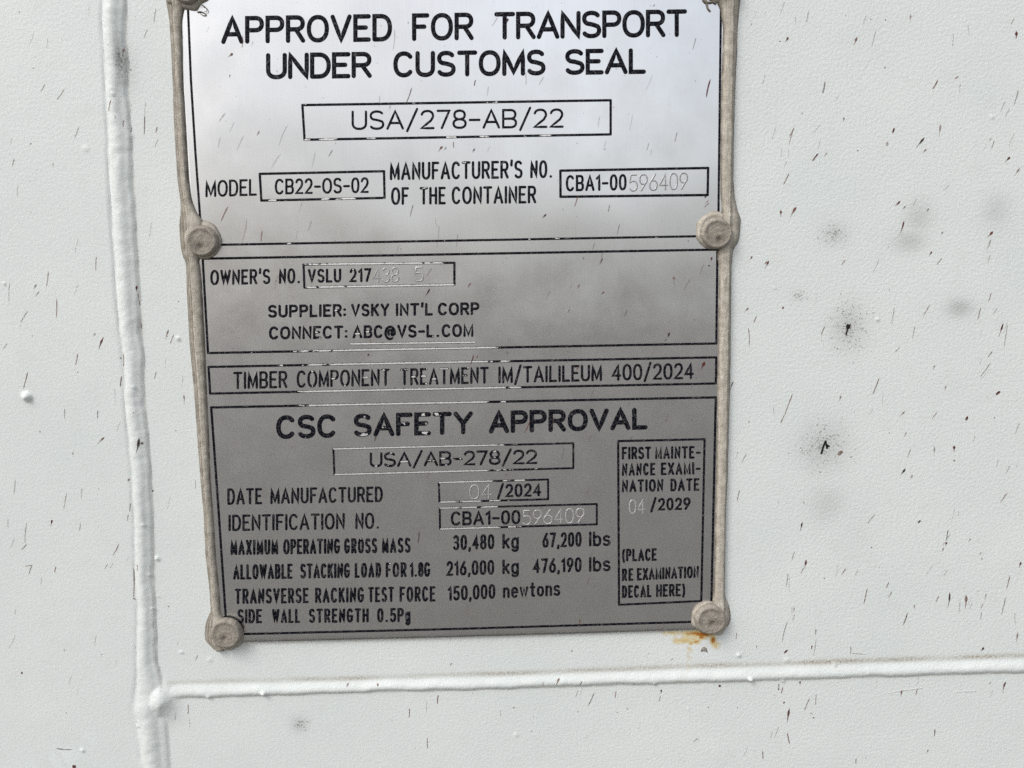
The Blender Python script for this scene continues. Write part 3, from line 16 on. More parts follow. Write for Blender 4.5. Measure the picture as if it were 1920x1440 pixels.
RUST = [[196.97, 157.92, 4.62, 1.05, 1.0], [193.38, 157.58, 5.04, 1.26, 0.72], [184.44, 157.1, 5.88, 1.05, 0.32], [200.81, 160.59, 1.05, 1.68, 0.95], [196.09, 159.29, 1.89, 0.84, 0.8], [193.87, 161.1, 1.47, 0.84, 0.7], [191.64, 161.73, 1.26, 0.84, 0.6], [188.71, 160.25, 4.62, 1.68, 0.38], [191.0, 165.46, 1.47, 3.78, 0.17], [190.83, 170.86, 1.68, 3.78, 0.12], [202.19, 162.97, 1.89, 1.89, 0.25], [187.08, 177.82, 4.2, 1.05, 0.1]]
CHIPS = {'chip': [[195.61, 165.59], [195.92, 164.2], [197.04, 163.29], [198.17, 164.03], [198.64, 166.15], [197.74, 165.42], [196.39, 165.27]]}
BLACK_MARKS = [[[252.83, 29.76], [254.28, 29.99], [253.96, 31.19], [253.27, 32.1], [252.78, 34.44], [252.27, 34.21], [252.69, 31.74], [252.36, 30.67]]]
BLACK_STROKES = [[[244.06, 82.16], [244.71, 79.59], [245.58, 77.19]], [[245.58, 77.19], [246.33, 80.0]], [[245.99, 78.67], [247.03, 79.28]]]
HALO = [[253.67, 31.19, 7.5, 9.5, 250], [244.62, 79.08, 10, 9.5, 270], [27.51, 192.57, 3.5, 3.5, 40], [246.65, -5.82, 4.5, 4, 60], [232.9, 17.92, 3, 3, 30], [-25.38, -73.62, 4, 7, 50]]
STRINGS = [[[4.0, -90.47], [5.14, -90.65], [6.35, -90.25], [7.23, -89.59], [6.69, -89.12], [5.58, -89.47], [4.91, -90.26]], [[5.99, -92.71], [6.99, -92.31], [7.84, -91.12], [7.59, -90.43], [6.68, -90.54]], [[194.07, -93.48], [194.5, -92.28], [194.77, -91.08], [195.17, -89.88], [196.13, -88.97]], [[193.22, -93.49], [194.29, -92.28], [195.77, -92.23], [197.03, -92.5], [198.31, -91.65]]]
SCRATCHES = [[[276.16, 186.22], [282.21, 185.05], [290.19, 184.49]], [[304.81, 186.53], [313.46, 186.55]]]

# ------------------------------------------------------------------ frame: plate millimetres -> world metres
# u to the right, v down, w into the wall; plate face is w = 0, wall face is w = 1
ZC = 1.5; XC = -0.1
def W(u, v, w): return (u*1e-3 + XC, w*1e-3, ZC - v*1e-3)
def WA(u, v, w):
    return np.stack([np.asarray(u)*1e-3 + XC, np.asarray(w)*1e-3, ZC - np.asarray(v)*1e-3], -1)

# ------------------------------------------------------------------ camera, sky, sun, exposure
S = bpy.context.scene
COL = S.collection
(cu, cv, cw), R = CAM
def dirw(p): return Vector((p[0], p[2], -p[1]))
rt, dn, fw = dirw(R[0]), dirw(R[1]), dirw(R[2])
cam = bpy.data.objects.new('camera', bpy.data.cameras.new('camera')); COL.objects.link(cam)
M = Matrix((rt, -dn, -fw)).transposed().to_4x4(); M.translation = Vector(W(cu, cv, cw))
cam.matrix_world = M
cam.data.sensor_width = 36; cam.data.lens = 27; cam.data.clip_start = 0.01; cam.data.clip_end = 3000
cam.data.dof.use_dof = False
S.camera = cam

SUN_AZ = Vector((-0.95, -0.85, 0)).normalized()       # towards the sun: from the left, in front of the wall
SUN_EL = math.radians(47)
world = bpy.data.worlds.new('World'); S.world = world; world.use_nodes = True
wn, wl = world.node_tree.nodes, world.node_tree.links
wn.clear()
sky = wn.new('ShaderNodeTexSky'); sky.sky_type = 'NISHITA'; sky.sun_disc = False
sky.sun_elevation = SUN_EL; sky.sun_rotation = math.atan2(SUN_AZ.x, SUN_AZ.y)
sky.air_density = 1.2; sky.dust_density = 4.0; sky.ozone_density = 1.0
hs = wn.new('ShaderNodeHueSaturation'); hs.inputs['Saturation'].default_value = 0.38
wl.new(sky.outputs[0], hs.inputs['Color'])
tc = wn.new('ShaderNodeTexCoord'); nz = wn.new('ShaderNodeTexNoise')      # cloud cover
nz.inputs['Scale'].default_value = 2.6; nz.inputs['Detail'].default_value = 4
wl.new(tc.outputs['Generated'], nz.inputs['Vector'])
rp = wn.new('ShaderNodeMapRange'); rp.inputs[1].default_value = .36; rp.inputs[2].default_value = .66
rp.inputs[3].default_value = .62; rp.inputs[4].default_value = 1.5
wl.new(nz.outputs['Fac'], rp.inputs[0])
vm = wn.new('ShaderNodeVectorMath'); vm.operation = 'SCALE'
wl.new(hs.outputs[0], vm.inputs[0]); wl.new(rp.outputs[0], vm.inputs['Scale'])
bg = wn.new('ShaderNodeBackground'); bg.inputs['Strength'].default_value = 0.138
ow = wn.new('ShaderNodeOutputWorld'); wl.new(vm.outputs[0], bg.inputs['Color']); wl.new(bg.outputs[0], ow.inputs[0])

sl = bpy.data.lights.new('sun', 'SUN'); sl.energy = 0.95; sl.angle = math.radians(18); sl.color = (1, .98, .955)
so = bpy.data.objects.new('sun', sl); COL.objects.link(so)
sd = SUN_AZ*math.cos(SUN_EL) + Vector((0, 0, math.sin(SUN_EL)))
so.rotation_euler = sd.to_track_quat('Z', 'Y').to_euler(); so.location = sd*50
S.view_settings.view_transform = 'Standard'; S.view_settings.look = 'None'
S.view_settings.exposure = 0.13; S.view_settings.gamma = 1; S.view_settings.use_curve_mapping = False
S.render.engine = 'CYCLES'; S.cycles.use_denoising = False; S.cycles.use_adaptive_sampling = False; S.cycles.max_bounces = 6

# ------------------------------------------------------------------ node helpers
class Mat:
    def __init__(s, name):
        s.m = bpy.data.materials.new(name); s.m.use_nodes = True
        s.t = s.m.node_tree; s.t.nodes.clear()
        s.o = s.t.nodes.new('ShaderNodeOutputMaterial'); s.b = s.t.nodes.new('ShaderNodeBsdfPrincipled')
        s.t.links.new(s.b.outputs[0], s.o.inputs[0])
        s.uv = s.t.nodes.new('ShaderNodeUVMap').outputs[0]
    def n(s, typ, **kw):
        x = s.t.nodes.new(typ)
        for k, v in kw.items(): setattr(x, k, v)
        return x
    def put(s, sock, v):
        if isinstance(v, bpy.types.NodeSocket): s.t.links.new(v, sock)
        else: sock.default_value = v
    def scale(s, vec, k):
        x = s.n('ShaderNodeVectorMath', operation='MULTIPLY'); s.put(x.inputs[0], vec); x.inputs[1].default_value = k
        return x.outputs[0]
    def noise(s, sc, detail=3, rough=.5, stretch=(1, 1, 1), dist=0, vec=None):
        x = s.n('ShaderNodeTexNoise'); s.put(x.inputs['Vector'], s.scale(vec or s.uv, stretch))
        x.inputs['Scale'].default_value = sc; x.inputs['Detail'].default_value = detail
        x.inputs['Roughness'].default_value = rough; x.inputs['Distortion'].default_value = dist
        return x.outputs['Fac']
    def ramp(s, v, a, b, c=0., d=1., smooth=False):
        x = s.n('ShaderNodeMapRange'); x.clamp = True
        if smooth: x.interpolation_type = 'SMOOTHSTEP'
        s.put(x.inputs[0], v)
        for i, q in zip((1, 2, 3, 4), (a, b, c, d)): s.put(x.inputs[i], q)
        return x.outputs[0]
    def math(s, op, a, b=0., c=0.):
        x = s.n('ShaderNodeMath', operation=op); s.put(x.inputs[0], a); s.put(x.inputs[1], b); s.put(x.inputs[2], c)
        return x.outputs[0]
    def mix(s, f, a, b):
        x = s.n('ShaderNodeMix', data_type='RGBA'); s.put(x.inputs[0], f)
        for i, q in ((6, a), (7, b)):
            if isinstance(q, tuple) and len(q) == 3: q = q + (1,)
            s.put(x.inputs[i], q)
        return x.outputs[2]
    def attr(s, name, out='Fac'):
        return s.n('ShaderNodeAttribute', attribute_name=name).outputs[out]
    def bump(s, h, strength, dist, prev=None):
        x = s.n('ShaderNodeBump'); s.put(x.inputs['Height'], h); x.inputs['Strength'].default_value = strength
        x.inputs['Distance'].default_value = dist
        if prev is not None: s.t.links.new(prev, x.inputs['Normal'])
        return x.outputs[0]
    def set(s, **kw):
        for k, v in kw.items():
            k = {'color': 'Base Color', 'rough': 'Roughness', 'metal': 'Metallic', 'normal': 'Normal', 'spec': 'Specular IOR Level', 'alpha': 'Alpha', 'aniso': 'Anisotropic'}[k]
            if isinstance(v, tuple) and len(v) == 3: v = v + (1,)
            s.put(s.b.inputs[k], v)

# ------------------------------------------------------------------ materials (UVs are plate millimetres)
def mat_wall():
    m = Mat('white_enamel')
    soot, rust, dirt_shade, patch = (m.attr(k) for k in ('soot', 'rust', 'dirt_shade', 'patch'))
    big = m.noise(.02, 3); mid = m.noise(.12, 4); fine = m.noise(2.2, 3, .7); grain = m.noise(5.5, 2, .6)
    c = m.mix(m.ramp(big, .3, .7), (.732, .778, .768), (.776, .81, .798))
    c = m.mix(m.math('MULTIPLY', m.ramp(mid, .55, .8), .12), c, (.55, .54, .51))
    c = m.mix(patch, c, (.80, .865, .86))
    pin = m.ramp(m.noise(1.3, 1, .5), .735, .79)                                  # pinhead dirt specks
    c = m.mix(m.math('MULTIPLY', pin, .4), c, (.22, .19, .17))
    stn = m.math('MULTIPLY', soot, m.ramp(m.noise(1.6, 4, .75), .3, .62, .25, 1.25))
    c = m.mix(m.ramp(stn, 0, 1), c, (.10, .088, .085))
    dn_ = m.math('MULTIPLY', dirt_shade, m.ramp(m.noise(1.1, 4, .75), .35, .65, .05, 1.2))
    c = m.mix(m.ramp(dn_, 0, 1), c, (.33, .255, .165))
    rw = m.math('ADD', rust, m.math('MULTIPLY', m.math('SUBTRACT', m.noise(.55, 4, .65, dist=.8), .5), .75))
    rw = m.math('MULTIPLY', rw, m.ramp(rust, .02, .1))
    pale = m.mix(m.ramp(rw, .05, .3), c, (.68, .56, .30))
    c = m.mix(m.ramp(rw, .38, .72), pale, (.42, .15, .018))
    c = m.mix(m.ramp(rw, .85, 1.25), c, (.10, .035, .02))
    m.set(color=c, rough=m.ramp(fine, .3, .7, .28, .45), spec=.5)
    sx = m.n('ShaderNodeSeparateXYZ'); m.put(sx.inputs[0], m.uv); side = m.ramp(sx.outputs[0], 0, 240, .55, 1.)
    b1 = m.bump(m.math('MULTIPLY', m.noise(.85, 2, .5), side), .28, .0006)
    b2 = m.bump(fine, .12, .0003, b1)
    m.set(normal=m.bump(grain, .07, .00014, b2))
    return m.m
def mat_plate():
    m = Mat('brushed_steel')
    brush = m.noise(1.0, 4, .6, (9, .06, 1)); blot = m.noise(.03, 4, .55); spots = m.noise(.75, 2, .5)
    c = m.mix(m.ramp(brush, .3, .7), (.76, .76, .768), (.83, .83, .834))
    c = m.mix(m.math('MULTIPLY', m.ramp(spots, .68, .78), .12), c, (.24, .22, .2))
    c = m.mix(m.math('MULTIPLY', m.ramp(blot, .48, .75), .13), c, (.42, .40, .37))
    m.set(color=c, metal=.97, rough=m.ramp(m.noise(.07, 3, .6), .3, .7, .19, .27))
    b = m.bump(brush, .035, .00005)
    m.set(normal=m.bump(m.noise(.022, 1, .4), .36, .0016, b))
    return m.m
def mat_ink():
    m = Mat('black_plate_paint')
    chip, loose = m.attr('across'), m.attr('chip')
    pos = m.attr('mm', 'Vector')
    nz = m.noise(.26, 4, .6, vec=pos); edge = m.math('ABSOLUTE', chip)
    thr = m.math('SUBTRACT', .86, m.math('MULTIPLY', loose, .62))
    miss = m.ramp(m.math('SUBTRACT', nz, thr), 0, .025)
    miss = m.math('MULTIPLY', miss, m.ramp(m.math('ADD', edge, m.math('MULTIPLY', m.math('SUBTRACT', m.noise(2.5, 2, vec=pos), .5), .7)), .5, .68, 1, 0))
    v = m.n('ShaderNodeTexVoronoi', feature='DISTANCE_TO_EDGE'); m.put(v.inputs['Vector'], pos); v.inputs['Scale'].default_value = .5
    crack = m.math('MULTIPLY', m.ramp(v.outputs['Distance'], 0, .035, 1, 0), .22)
    c = m.mix(crack, (.005, .0055, .010), (.42, .42, .42))
    m.set(color=m.mix(miss, c, (.85, .845, .83)), metal=m.math('MULTIPLY', miss, .55), rough=m.ramp(miss, 0, 1, .6, .42), spec=.08)
    m.set(normal=m.bump(m.noise(3., 3, vec=pos), .2, .0001))
    return m.m
def mat_stamp():
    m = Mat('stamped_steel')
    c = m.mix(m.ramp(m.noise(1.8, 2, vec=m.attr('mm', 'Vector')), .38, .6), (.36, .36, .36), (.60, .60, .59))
    m.set(color=m.mix(m.attr('chip'), c, (.42, .42, .425)), metal=m.ramp(m.attr('chip'), 0, 1, .35, .9), rough=.45)  # chip marks the under-stroke, whose darker steel paints a shadow line
    return m.m
def mat_sealant():
    m = Mat('weathered_sealant')
    mot = m.noise(.35, 4, .6); gr = m.noise(3.2, 3, .75); streak = m.noise(.9, 3, .6, (2.6, .12, 1))
    c = m.mix(m.ramp(mot, .3, .7), (.41, .378, .318), (.64, .60, .525))
    c = m.mix(m.math('MULTIPLY', m.ramp(streak, .46, .7), .5), c, (.24, .205, .16))
    c = m.mix(m.math('MULTIPLY', m.ramp(gr, .5, .68), .65), c, (.17, .145, .118))
    c = m.mix(m.attr('dirt_shade'), c, (.11, .09, .07))  # dirt plus shade painted into the bead's edges and creases
    m.set(color=c, rough=.75, spec=.2)
    b = m.bump(gr, .3, .0003); m.set(normal=m.bump(mot, .35, .0012, b))
    return m.m
def mat_rivet():
    m = Mat('sealant_coated_rivet')
    mot = m.noise(.4, 4, .65); gr = m.noise(2.8, 3, .75)
    c = m.mix(m.ramp(mot, .3, .7), (.26, .236, .20), (.43, .395, .34))
    c = m.mix(m.math('MULTIPLY', m.ramp(gr, .5, .7), .5), c, (.14, .12, .10))
    c = m.mix(m.attr('dirt_shade'), c, (.13, .11, .09))
    m.set(color=c, rough=.7, spec=.25)
    b = m.bump(gr, .3, .0003); m.set(normal=m.bump(mot, .6, .0014, b))
    return m.m
def mat_splash():
    m = Mat('dried_splash')
    m.set(color=m.attr('tint', 'Color'), rough=.6, spec=.2, alpha=m.math('MULTIPLY', m.attr('cover'), m.ramp(m.noise(1.5, 2), .3, .7, .75, 1.1)))
    return m.m
def mat_flat(name, c, rough=.6):
    m = Mat(name); n = m.noise(1.5, 3)
    m.set(color=m.mix(m.ramp(n, .3, .7), c, tuple(x*.7 for x in c)), rough=rough); return m.m
def mat_ground():
    m = Mat('gravel_yard')
    m.uv = m.n('ShaderNodeNewGeometry').outputs['Position']
    c = m.mix(m.noise(.4, 4), (.150, .143, .126), (.19, .182, .163)); c = m.mix(m.ramp(m.noise(40, 3), .4, .7), c, (.11, .105, .095))
    m.set(color=c, rough=.9, normal=m.bump(m.noise(30, 4), .5, .02)); return m.m
MW, MP, MI, MS, MSE, MR, MSP = mat_wall(), mat_plate(), mat_ink(), mat_stamp(), mat_sealant(), mat_rivet(), mat_splash()

# ------------------------------------------------------------------ object helpers
def tag(o, label=None, cat=None, group=None, kind=None):
    for k, v in (('label', label), ('category', cat), ('group', group), ('kind', kind)):
        if v: o[k] = v
    return o
def empty(name, loc):
    o = bpy.data.objects.new(name, None); COL.objects.link(o); o.location = loc; o.empty_display_size = .02
    return o
def mesh(name, co, faces, mat, parent=None, uv=None, attrs=None, smooth=True):
    """co: world metres (n,3); faces: list of index lists or (m,4) array; uv: (n,2) mm; attrs: name -> (n,) or (n,3)"""
    co = np.asarray(co, dtype=np.float32)
    if parent is not None: co = co - np.array(parent.location, dtype=np.float32)
    me = bpy.data.meshes.new(name)
    if isinstance(faces, np.ndarray):
        nf, k = faces.shape
        me.vertices.add(len(co)); me.vertices.foreach_set('co', co.ravel())
        me.loops.add(nf*k); me.loops.foreach_set('vertex_index', faces.astype(np.int32).ravel())
        me.polygons.add(nf); me.polygons.foreach_set('loop_start', np.arange(0, nf*k, k, dtype=np.int32))
        me.polygons.foreach_set('loop_total', np.full(nf, k, dtype=np.int32))
        me.update(calc_edges=True)
    else:
        me.from_pydata(co.tolist(), [], faces); me.update()
    if uv is not None:
        li = np.zeros(len(me.loops), dtype=np.int32); me.loops.foreach_get('vertex_index', li)
        l = me.uv_layers.new(name='UVMap'); l.data.foreach_set('uv', np.asarray(uv, dtype=np.float32)[li].ravel())
    for k, v in (attrs or {}).items():
        v = np.asarray(v, dtype=np.float32)
        if v.ndim == 1:
            a = me.attributes.new(k, 'FLOAT', 'POINT'); a.data.foreach_set('value', v)
        else:
            a = me.attributes.new(k, 'FLOAT_VECTOR', 'POINT'); a.data.foreach_set('vector', v.ravel())
    me.polygons.foreach_set('use_smooth', np.full(len(me.polygons), smooth, dtype=bool))
    me.materials.append(mat); me.validate()
    o = bpy.data.objects.new(name, me); COL.objects.link(o)
    if parent is not None: o.parent = parent
    return o
def grid_faces(nr, nc):
    i = np.arange(nr*nc).reshape(nr, nc)
    return np.stack([i[:-1, :-1], i[1:, :-1], i[1:, 1:], i[:-1, 1:]], -1).reshape(-1, 4)
_tab = rng.random((64, 64))
def vnoise(x, y):
    """tileable smooth value noise 0..1"""
    x = np.asarray(x, float); y = np.asarray(y, float)
    xi = np.floor(x).astype(int); yi = np.floor(y).astype(int); fx = x-xi; fy = y-yi
    fx = fx*fx*(3-2*fx); fy = fy*fy*(3-2*fy)
    g = lambda a, b: _tab[a % 64, b % 64]
    return (g(xi, yi)*(1-fx)+g(xi+1, yi)*fx)*(1-fy)+(g(xi, yi+1)*(1-fx)+g(xi+1, yi+1)*fx)*fy
def fbm(x, y): return (vnoise(x, y)*.55+vnoise(2.1*x+9, 2.1*y+5)*.3+vnoise(4.3*x+3, 4.3*y+17)*.15)-.5
def sstep(t): t = np.clip(t, 0, 1); return t*t*(3-2*t)

# ------------------------------------------------------------------ ground
gd = mesh('ground', [(-300, -300, 0), (300, -300, 0), (300, 300, 0), (-300, 300, 0)], [[0, 1, 2, 3]], mat_ground(), smooth=False)
tag(gd, 'grey gravel yard surface under the container', 'ground', kind='structure')

# ------------------------------------------------------------------ container wall: one height field cut into sheets and weld beads
SV = np.array(SEAMV); SH = np.array(SEAMH)
def seam_v(v): return np.interp(v, SV[:, 2], SV[:, 0]), np.interp(v, SV[:, 2], SV[:, 1])
def seam_h(u): return np.interp(u, SH[:, 0], SH[:, 1]), np.interp(u, SH[:, 0], SH[:, 2])
def on_(u): return sstep((np.asarray(u)+20)/14)
def h_wall(u, v):
    u = np.asarray(u, float); v = np.asarray(v, float)
    a, b = seam_v(v); wob = 1.5*fbm(v*.07, v*0+3); t = (u-a-wob)/(b-a+1.6*fbm(v*.11, v*0+13))
    low = sstep((v-176)/8)
    # lap joint: the left sheet stands 1.4 mm proud, the fillet rounds down to the right sheet
    lump = 1+.35*fbm(v*.12, v*0+8)+.22*fbm(v*.38, v*0+2); tc_ = np.clip(t, 0, 1)
    crown = 1.4+(.62+.6*low)*lump*np.sin(np.pi*np.clip(tc_/.72, 0, 1))
    drop = np.sqrt(np.clip(1-(np.clip(tc_-.34, 0, 1)/.66)**2.4, 0, 1))
    hv = np.where(t < 0, 1.4, np.where(t > 1, 0, crown*drop*(.85+.15*lump)))
    hv = hv - .5*np.exp(-((t+.06)/.085)**2)*(1-.55*low)*np.clip(.75+1.2*fbm(v*.05, v*0+51), .2, 1.3)
    c, d = seam_h(u); c = c+.9*on_(u); wob2 = .45*fbm(u*.08, u*0+21); s = (v-c-wob2)/(d-c+1.1*fbm(u*.13, u*0+41))
    on = sstep((u+34)/7)
    hh = on*(1.15+.6*fbm(u*.1, u*0+31))*np.where((s > 0) & (s < 1), np.sin(np.pi*np.clip(s, 0, 1)**1.75)**.8, 0)
    h = np.maximum(hv, hh)
    j = np.exp(-(((u+29.5)/5.2)**2+((v-180.5)/6.5)**2)); h = np.maximum(h, 3.1*j*(1+.35*fbm(u*.3, v*.3)))
    h = h + (.22*fbm(u*.25, v*.25)+.16*fbm(u*.6, v*.6))*np.clip(h, 0, 1.3)*(t > -.1) + .3*fbm(u*.022, v*.022) + .08*fbm(u*.07, v*.07)
    for x, y, r, k in PAINT_BUMPS:
        q = ((u-x)**2+(v-y)**2)/(r*r*.45)
        h = h + k*np.exp(-q**1.6)*.8
    return h
def ell(u, v, lst):
    o = np.zeros_like(u)
    for x, y, rx, ry, s in lst:
        if s: o = np.maximum(o, s*np.exp(-(((u-x)/rx)**2+((v-y)/ry)**2)*.9))
    return o
def far(lo, hi, n): return np.geomspace(1, 1+abs(hi-lo), n)[1:]-1
st = .62
fu = np.arange(-112, 352, st); fv = np.arange(-112, 238, st)
gu = np.concatenate([(fu[0]-far(0, 1000, 22))[::-1], fu, fu[-1]+far(0, 1000, 22)])
gv = np.concatenate([(fv[0]-far(0, 950, 22))[::-1], fv, fv[-1]+far(0, 1050, 22)])
U, V = np.meshgrid(gu, gv); H = h_wall(U, V)
a_, b_ = seam_v(V); c_, d_ = seam_h(U); s_ = (V-c_)/(d_-c_)
soot = ell(U, V, SOOT)
rust = ell(U, V, RUST)
inr = (U > -26)
dirt_shade = np.where(inr, .8*np.exp(-((s_-.0)/.15)**2)*(.55+.45*sstep((U+20)/60))*np.clip(.75+1.7*fbm(U*.06, V*.2), .1, 1.1), 0)             # grime lying on the lower bead
dirt_shade = np.maximum(dirt_shade, .35*np.exp(-((s_-1.02)/.07)**2)*inr)  # thin shadow line along the bead's underside, painted into the colour
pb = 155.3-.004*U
dirt_shade = np.maximum(dirt_shade, np.where((U > 2) & (U < 204), .8*np.exp(-np.clip(V-pb, 0, 99)/1.8)*(V > pb-1.5), 0))   # under the plate
tt = (U-a_)/(b_-a_)
dirt_shade = np.maximum(dirt_shade, .38*np.exp(-((tt-1.0)/.06)**2)*(V < 176))
patch = .9*ell(U, V, [[-70, 203, 8, 5, 1], [-78, 214, 22, 9, 1], [-60, 196, 5, 3, .8]])*sstep((fbm(U*.35, V*.35)+.5-.42)/.06)
wall = empty('container_wall', W(100, ZC*1000, 1))
tag(wall, 'white painted steel container wall crossed by weld beads and flecked with brown splashes', 'wall')
def wall_part(name, mask, label=None):
    idx = np.arange(U.size).reshape(U.shape)
    f = grid_faces(*U.shape); fm = mask[:-1, :-1].ravel()
    f = f[fm]; ids, inv = np.unique(f, return_inverse=True); f = inv.reshape(-1, 4)
    u, v = U.ravel()[ids], V.ravel()[ids]
    o = mesh(name, WA(u, v, 1-H.ravel()[ids]), f, MW, wall, np.stack([u, v], -1),
             {'soot': soot.ravel()[ids], 'rust': rust.ravel()[ids], 'dirt_shade': dirt_shade.ravel()[ids], 'patch': patch.ravel()[ids]})
    if label: o['label'] = label
    return o
mv = (U > a_-1.2) & (U < b_+.4)
mh = (~mv) & (U >= b_) & (s_ > -.05) & (s_ < 1.05)
rest = ~(mv | mh)
wall_part('weld_bead', mv, 'upright painted weld bead'); wall_part('weld_bead', mh, 'level painted weld bead with brown grime on top')
wall_part('steel_sheet', rest & (U <= a_), 'sheet left of the upright weld bead')
wall_part('steel_sheet', rest & (U > a_) & (V < (c_+d_)/2), 'sheet behind the metal plate')
wall_part('steel_sheet', rest & (U > a_) & (V >= (c_+d_)/2), 'sheet below the level weld bead')

# ------------------------------------------------------------------ metal plate
plate = empty('data_plate', W(100, 154, .5))
tag(plate, 'brushed steel container approval plate with black engraved lettering and framed fields', 'plate')
def plate_w(u, v):
    return .10*np.sin(np.asarray(u)*.021+.4)*np.sin(np.asarray(v)*.018+1.1)
pu = np.linspace(-4.5, 204.5, 106); pv = np.linspace(-106, 155.4, 131)
PU, PV = np.meshgrid(pu, pv)
PVb = PV - .35*np.sin(np.pi*np.clip((PU+4)/208, 0, 1))*((PV+106)/261)*-1
co = WA(PU, PVb, plate_w(PU, PV)).reshape(-1, 3); nr, nc = PU.shape
back = co + np.array([0, .00085, 0]); n0 = len(co)
fc = grid_faces(nr, nc)
ring = [i for i in range(nc)] + [r*nc+nc-1 for r in range(1, nr)] + [(nr-1)*nc+c for c in range(nc-2, -1, -1)] + [r*nc for r in range(nr-2, 0, -1)]
side = np.array([[ring[(k+1) % len(ring)], ring[k], n0+ring[k], n0+ring[(k+1) % len(ring)]] for k in range(len(ring))])[:, ::-1]
uvp = np.stack([PU.ravel(), PV.ravel()], -1)
mesh('metal_sheet', np.concatenate([co, back]), np.concatenate([fc, side]), MP, plate, np.concatenate([uvp, uvp]))

# --- single-stroke engraving letters
def E(cx, cy, rx, ry, a0, a1, n=0, p=2.25):
    n = n or max(4, int(abs(a1-a0)/11)); o = []
    for k in range(n+1):
        a = math.radians(a0+(a1-a0)*k/n); c, s = math.cos(a), math.sin(a)
        o.append((cx+rx*math.copysign(abs(c)**(2/p), c), cy+ry*math.copysign(abs(s)**(2/p), s)))
    return o
G = {}
G['A'] = (.74, [[(0, 0), (.37, 1), (.74, 0)], [(.125, .32), (.615, .32)]])
G['B'] = (.62, [[(0, .5), (.36, .5)]+E(.36, .75, .23, .25, -90, 90)[1:]+[(0, 1), (0, 0), (.36, 0)]+E(.36, .25, .26, .25, -90, 90)[1:]])
G['C'] = (.68, [E(.35, .5, .35, .5, 42, 318)])
G['D'] = (.64, [[(0, 0), (0, 1), (.26, 1)]+E(.26, .5, .38, .5, 90, -90)[1:]+[(0, 0)]])
G['E'] = (.55, [[(.55, 1), (0, 1), (0, 0), (.55, 0)], [(0, .52), (.43, .52)]])
G['F'] = (.54, [[(.54, 1), (0, 1), (0, 0)], [(0, .52), (.42, .52)]])
G['G'] = (.70, [E(.35, .5, .35, .5, 42, 320)+[(.68, .45), (.42, .45)]])
G['H'] = (.64, [[(0, 0), (0, 1)], [(.64, 0), (.64, 1)], [(0, .52), (.64, .52)]])
G['I'] = (.02, [[(.01, 0), (.01, 1)]])
G['J'] = (.5, [[(.5, 1), (.5, .3)]+E(.25, .25, .25, .25, 0, -180)[1:]])
G['K'] = (.62, [[(0, 0), (0, 1)], [(.60, 1), (0, .38)], [(.22, .6), (.62, 0)]])
G['L'] = (.52, [[(0, 1), (0, 0), (.52, 0)]])
G['M'] = (.78, [[(0, 0), (0, 1), (.39, .08), (.78, 1), (.78, 0)]])
G['N'] = (.64, [[(0, 0), (0, 1), (.64, 0), (.64, 1)]])
G['O'] = (.74, [E(.37, .5, .37, .5, 90, 450)])
G['P'] = (.60, [[(0, 0), (0, 1), (.34, 1)]+E(.34, .74, .26, .26, 90, -90)[1:]+[(0, .48)]])
G['R'] = (.62, [[(0, 0), (0, 1), (.35, 1)]+E(.35, .745, .255, .255, 90, -90)[1:]+[(0, .49)], [(.32, .49), (.62, 0)]])
G['S'] = (.62, [E(.31, .755, .29, .245, 32, 250)[:-1]+[(.31, .51), (.42, .475)]+E(.31, .25, .31, .25, 52, -150)[1:]])
G['T'] = (.66, [[(0, 1), (.66, 1)], [(.33, 1), (.33, 0)]])
G['U'] = (.64, [[(0, 1), (0, .32)]+E(.32, .32, .32, .32, 180, 360)[1:]+[(.64, 1)]])
G['V'] = (.70, [[(0, 1), (.35, 0), (.70, 1)]])
G['W'] = (.95, [[(0, 1), (.24, 0), (.475, .95), (.71, 0), (.95, 1)]])
G['X'] = (.66, [[(0, 0), (.66, 1)], [(0, 1), (.66, 0)]])
G['Y'] = (.68, [[(0, 1), (.34, .48), (.68, 1)], [(.34, .48), (.34, 0)]])
G['0'] = (.58, [E(.29, .5, .29, .5, 90, 450, p=2.4)])
G['1'] = (.26, [[(.0, .80), (.24, 1), (.24, 0)]])
G['2'] = (.58, [E(.285, .71, .275, .29, 165, -12)+[(.46, .44), (0, 0), (.58, 0)]])
G['3'] = (.56, [E(.27, .755, .25, .245, 155, -80)+[(.22, .51), (.3, .51)]+E(.28, .255, .28, .255, 80, -155)])
G['4'] = (.60, [[(.45, 0), (.45, 1), (0, .28), (.60, .28)]])
G['5'] = (.58, [[(.52, 1), (.08, 1), (.04, .54)]+E(.28, .31, .30, .31, 130, -150)])
G['6'] = (.58, [[(.45, 1), (.12, .55)]+E(.29, .3, .29, .3, 150, -210)])
G['7'] = (.56, [[(0, 1), (.56, 1), (.2, 0)]])
G['8'] = (.58, [E(.29, .75, .25, .25, -90, 270), E(.29, .25, .29, .25, 90, 450)])
G['9'] = (.58, [[(.13, 0), (.46, .45)]+E(.29, .7, .29, .3, -30, 330)])
G['-'] = (.46, [[(0, .45), (.46, .45)]]); G['/'] = (.48, [[(0, -.16), (.48, 1.12)]])
G['.'] = (.24, [[(.11, .02), (.13, .02)]]); G[','] = (.06, [[(.06, .04), (.0, -.16)]])
G[':'] = (.03, [[(0, .08), (.03, .08)], [(0, .58), (.03, .58)]]); G["'"] = (.05, [[(.05, 1.08), (.02, .78)]])
G['('] = (.2, [E(.42, .44, .42, .72, 128, 232, p=2)]); G[')'] = (.2, [E(-.22, .44, .42, .72, 52, -52, p=2)])
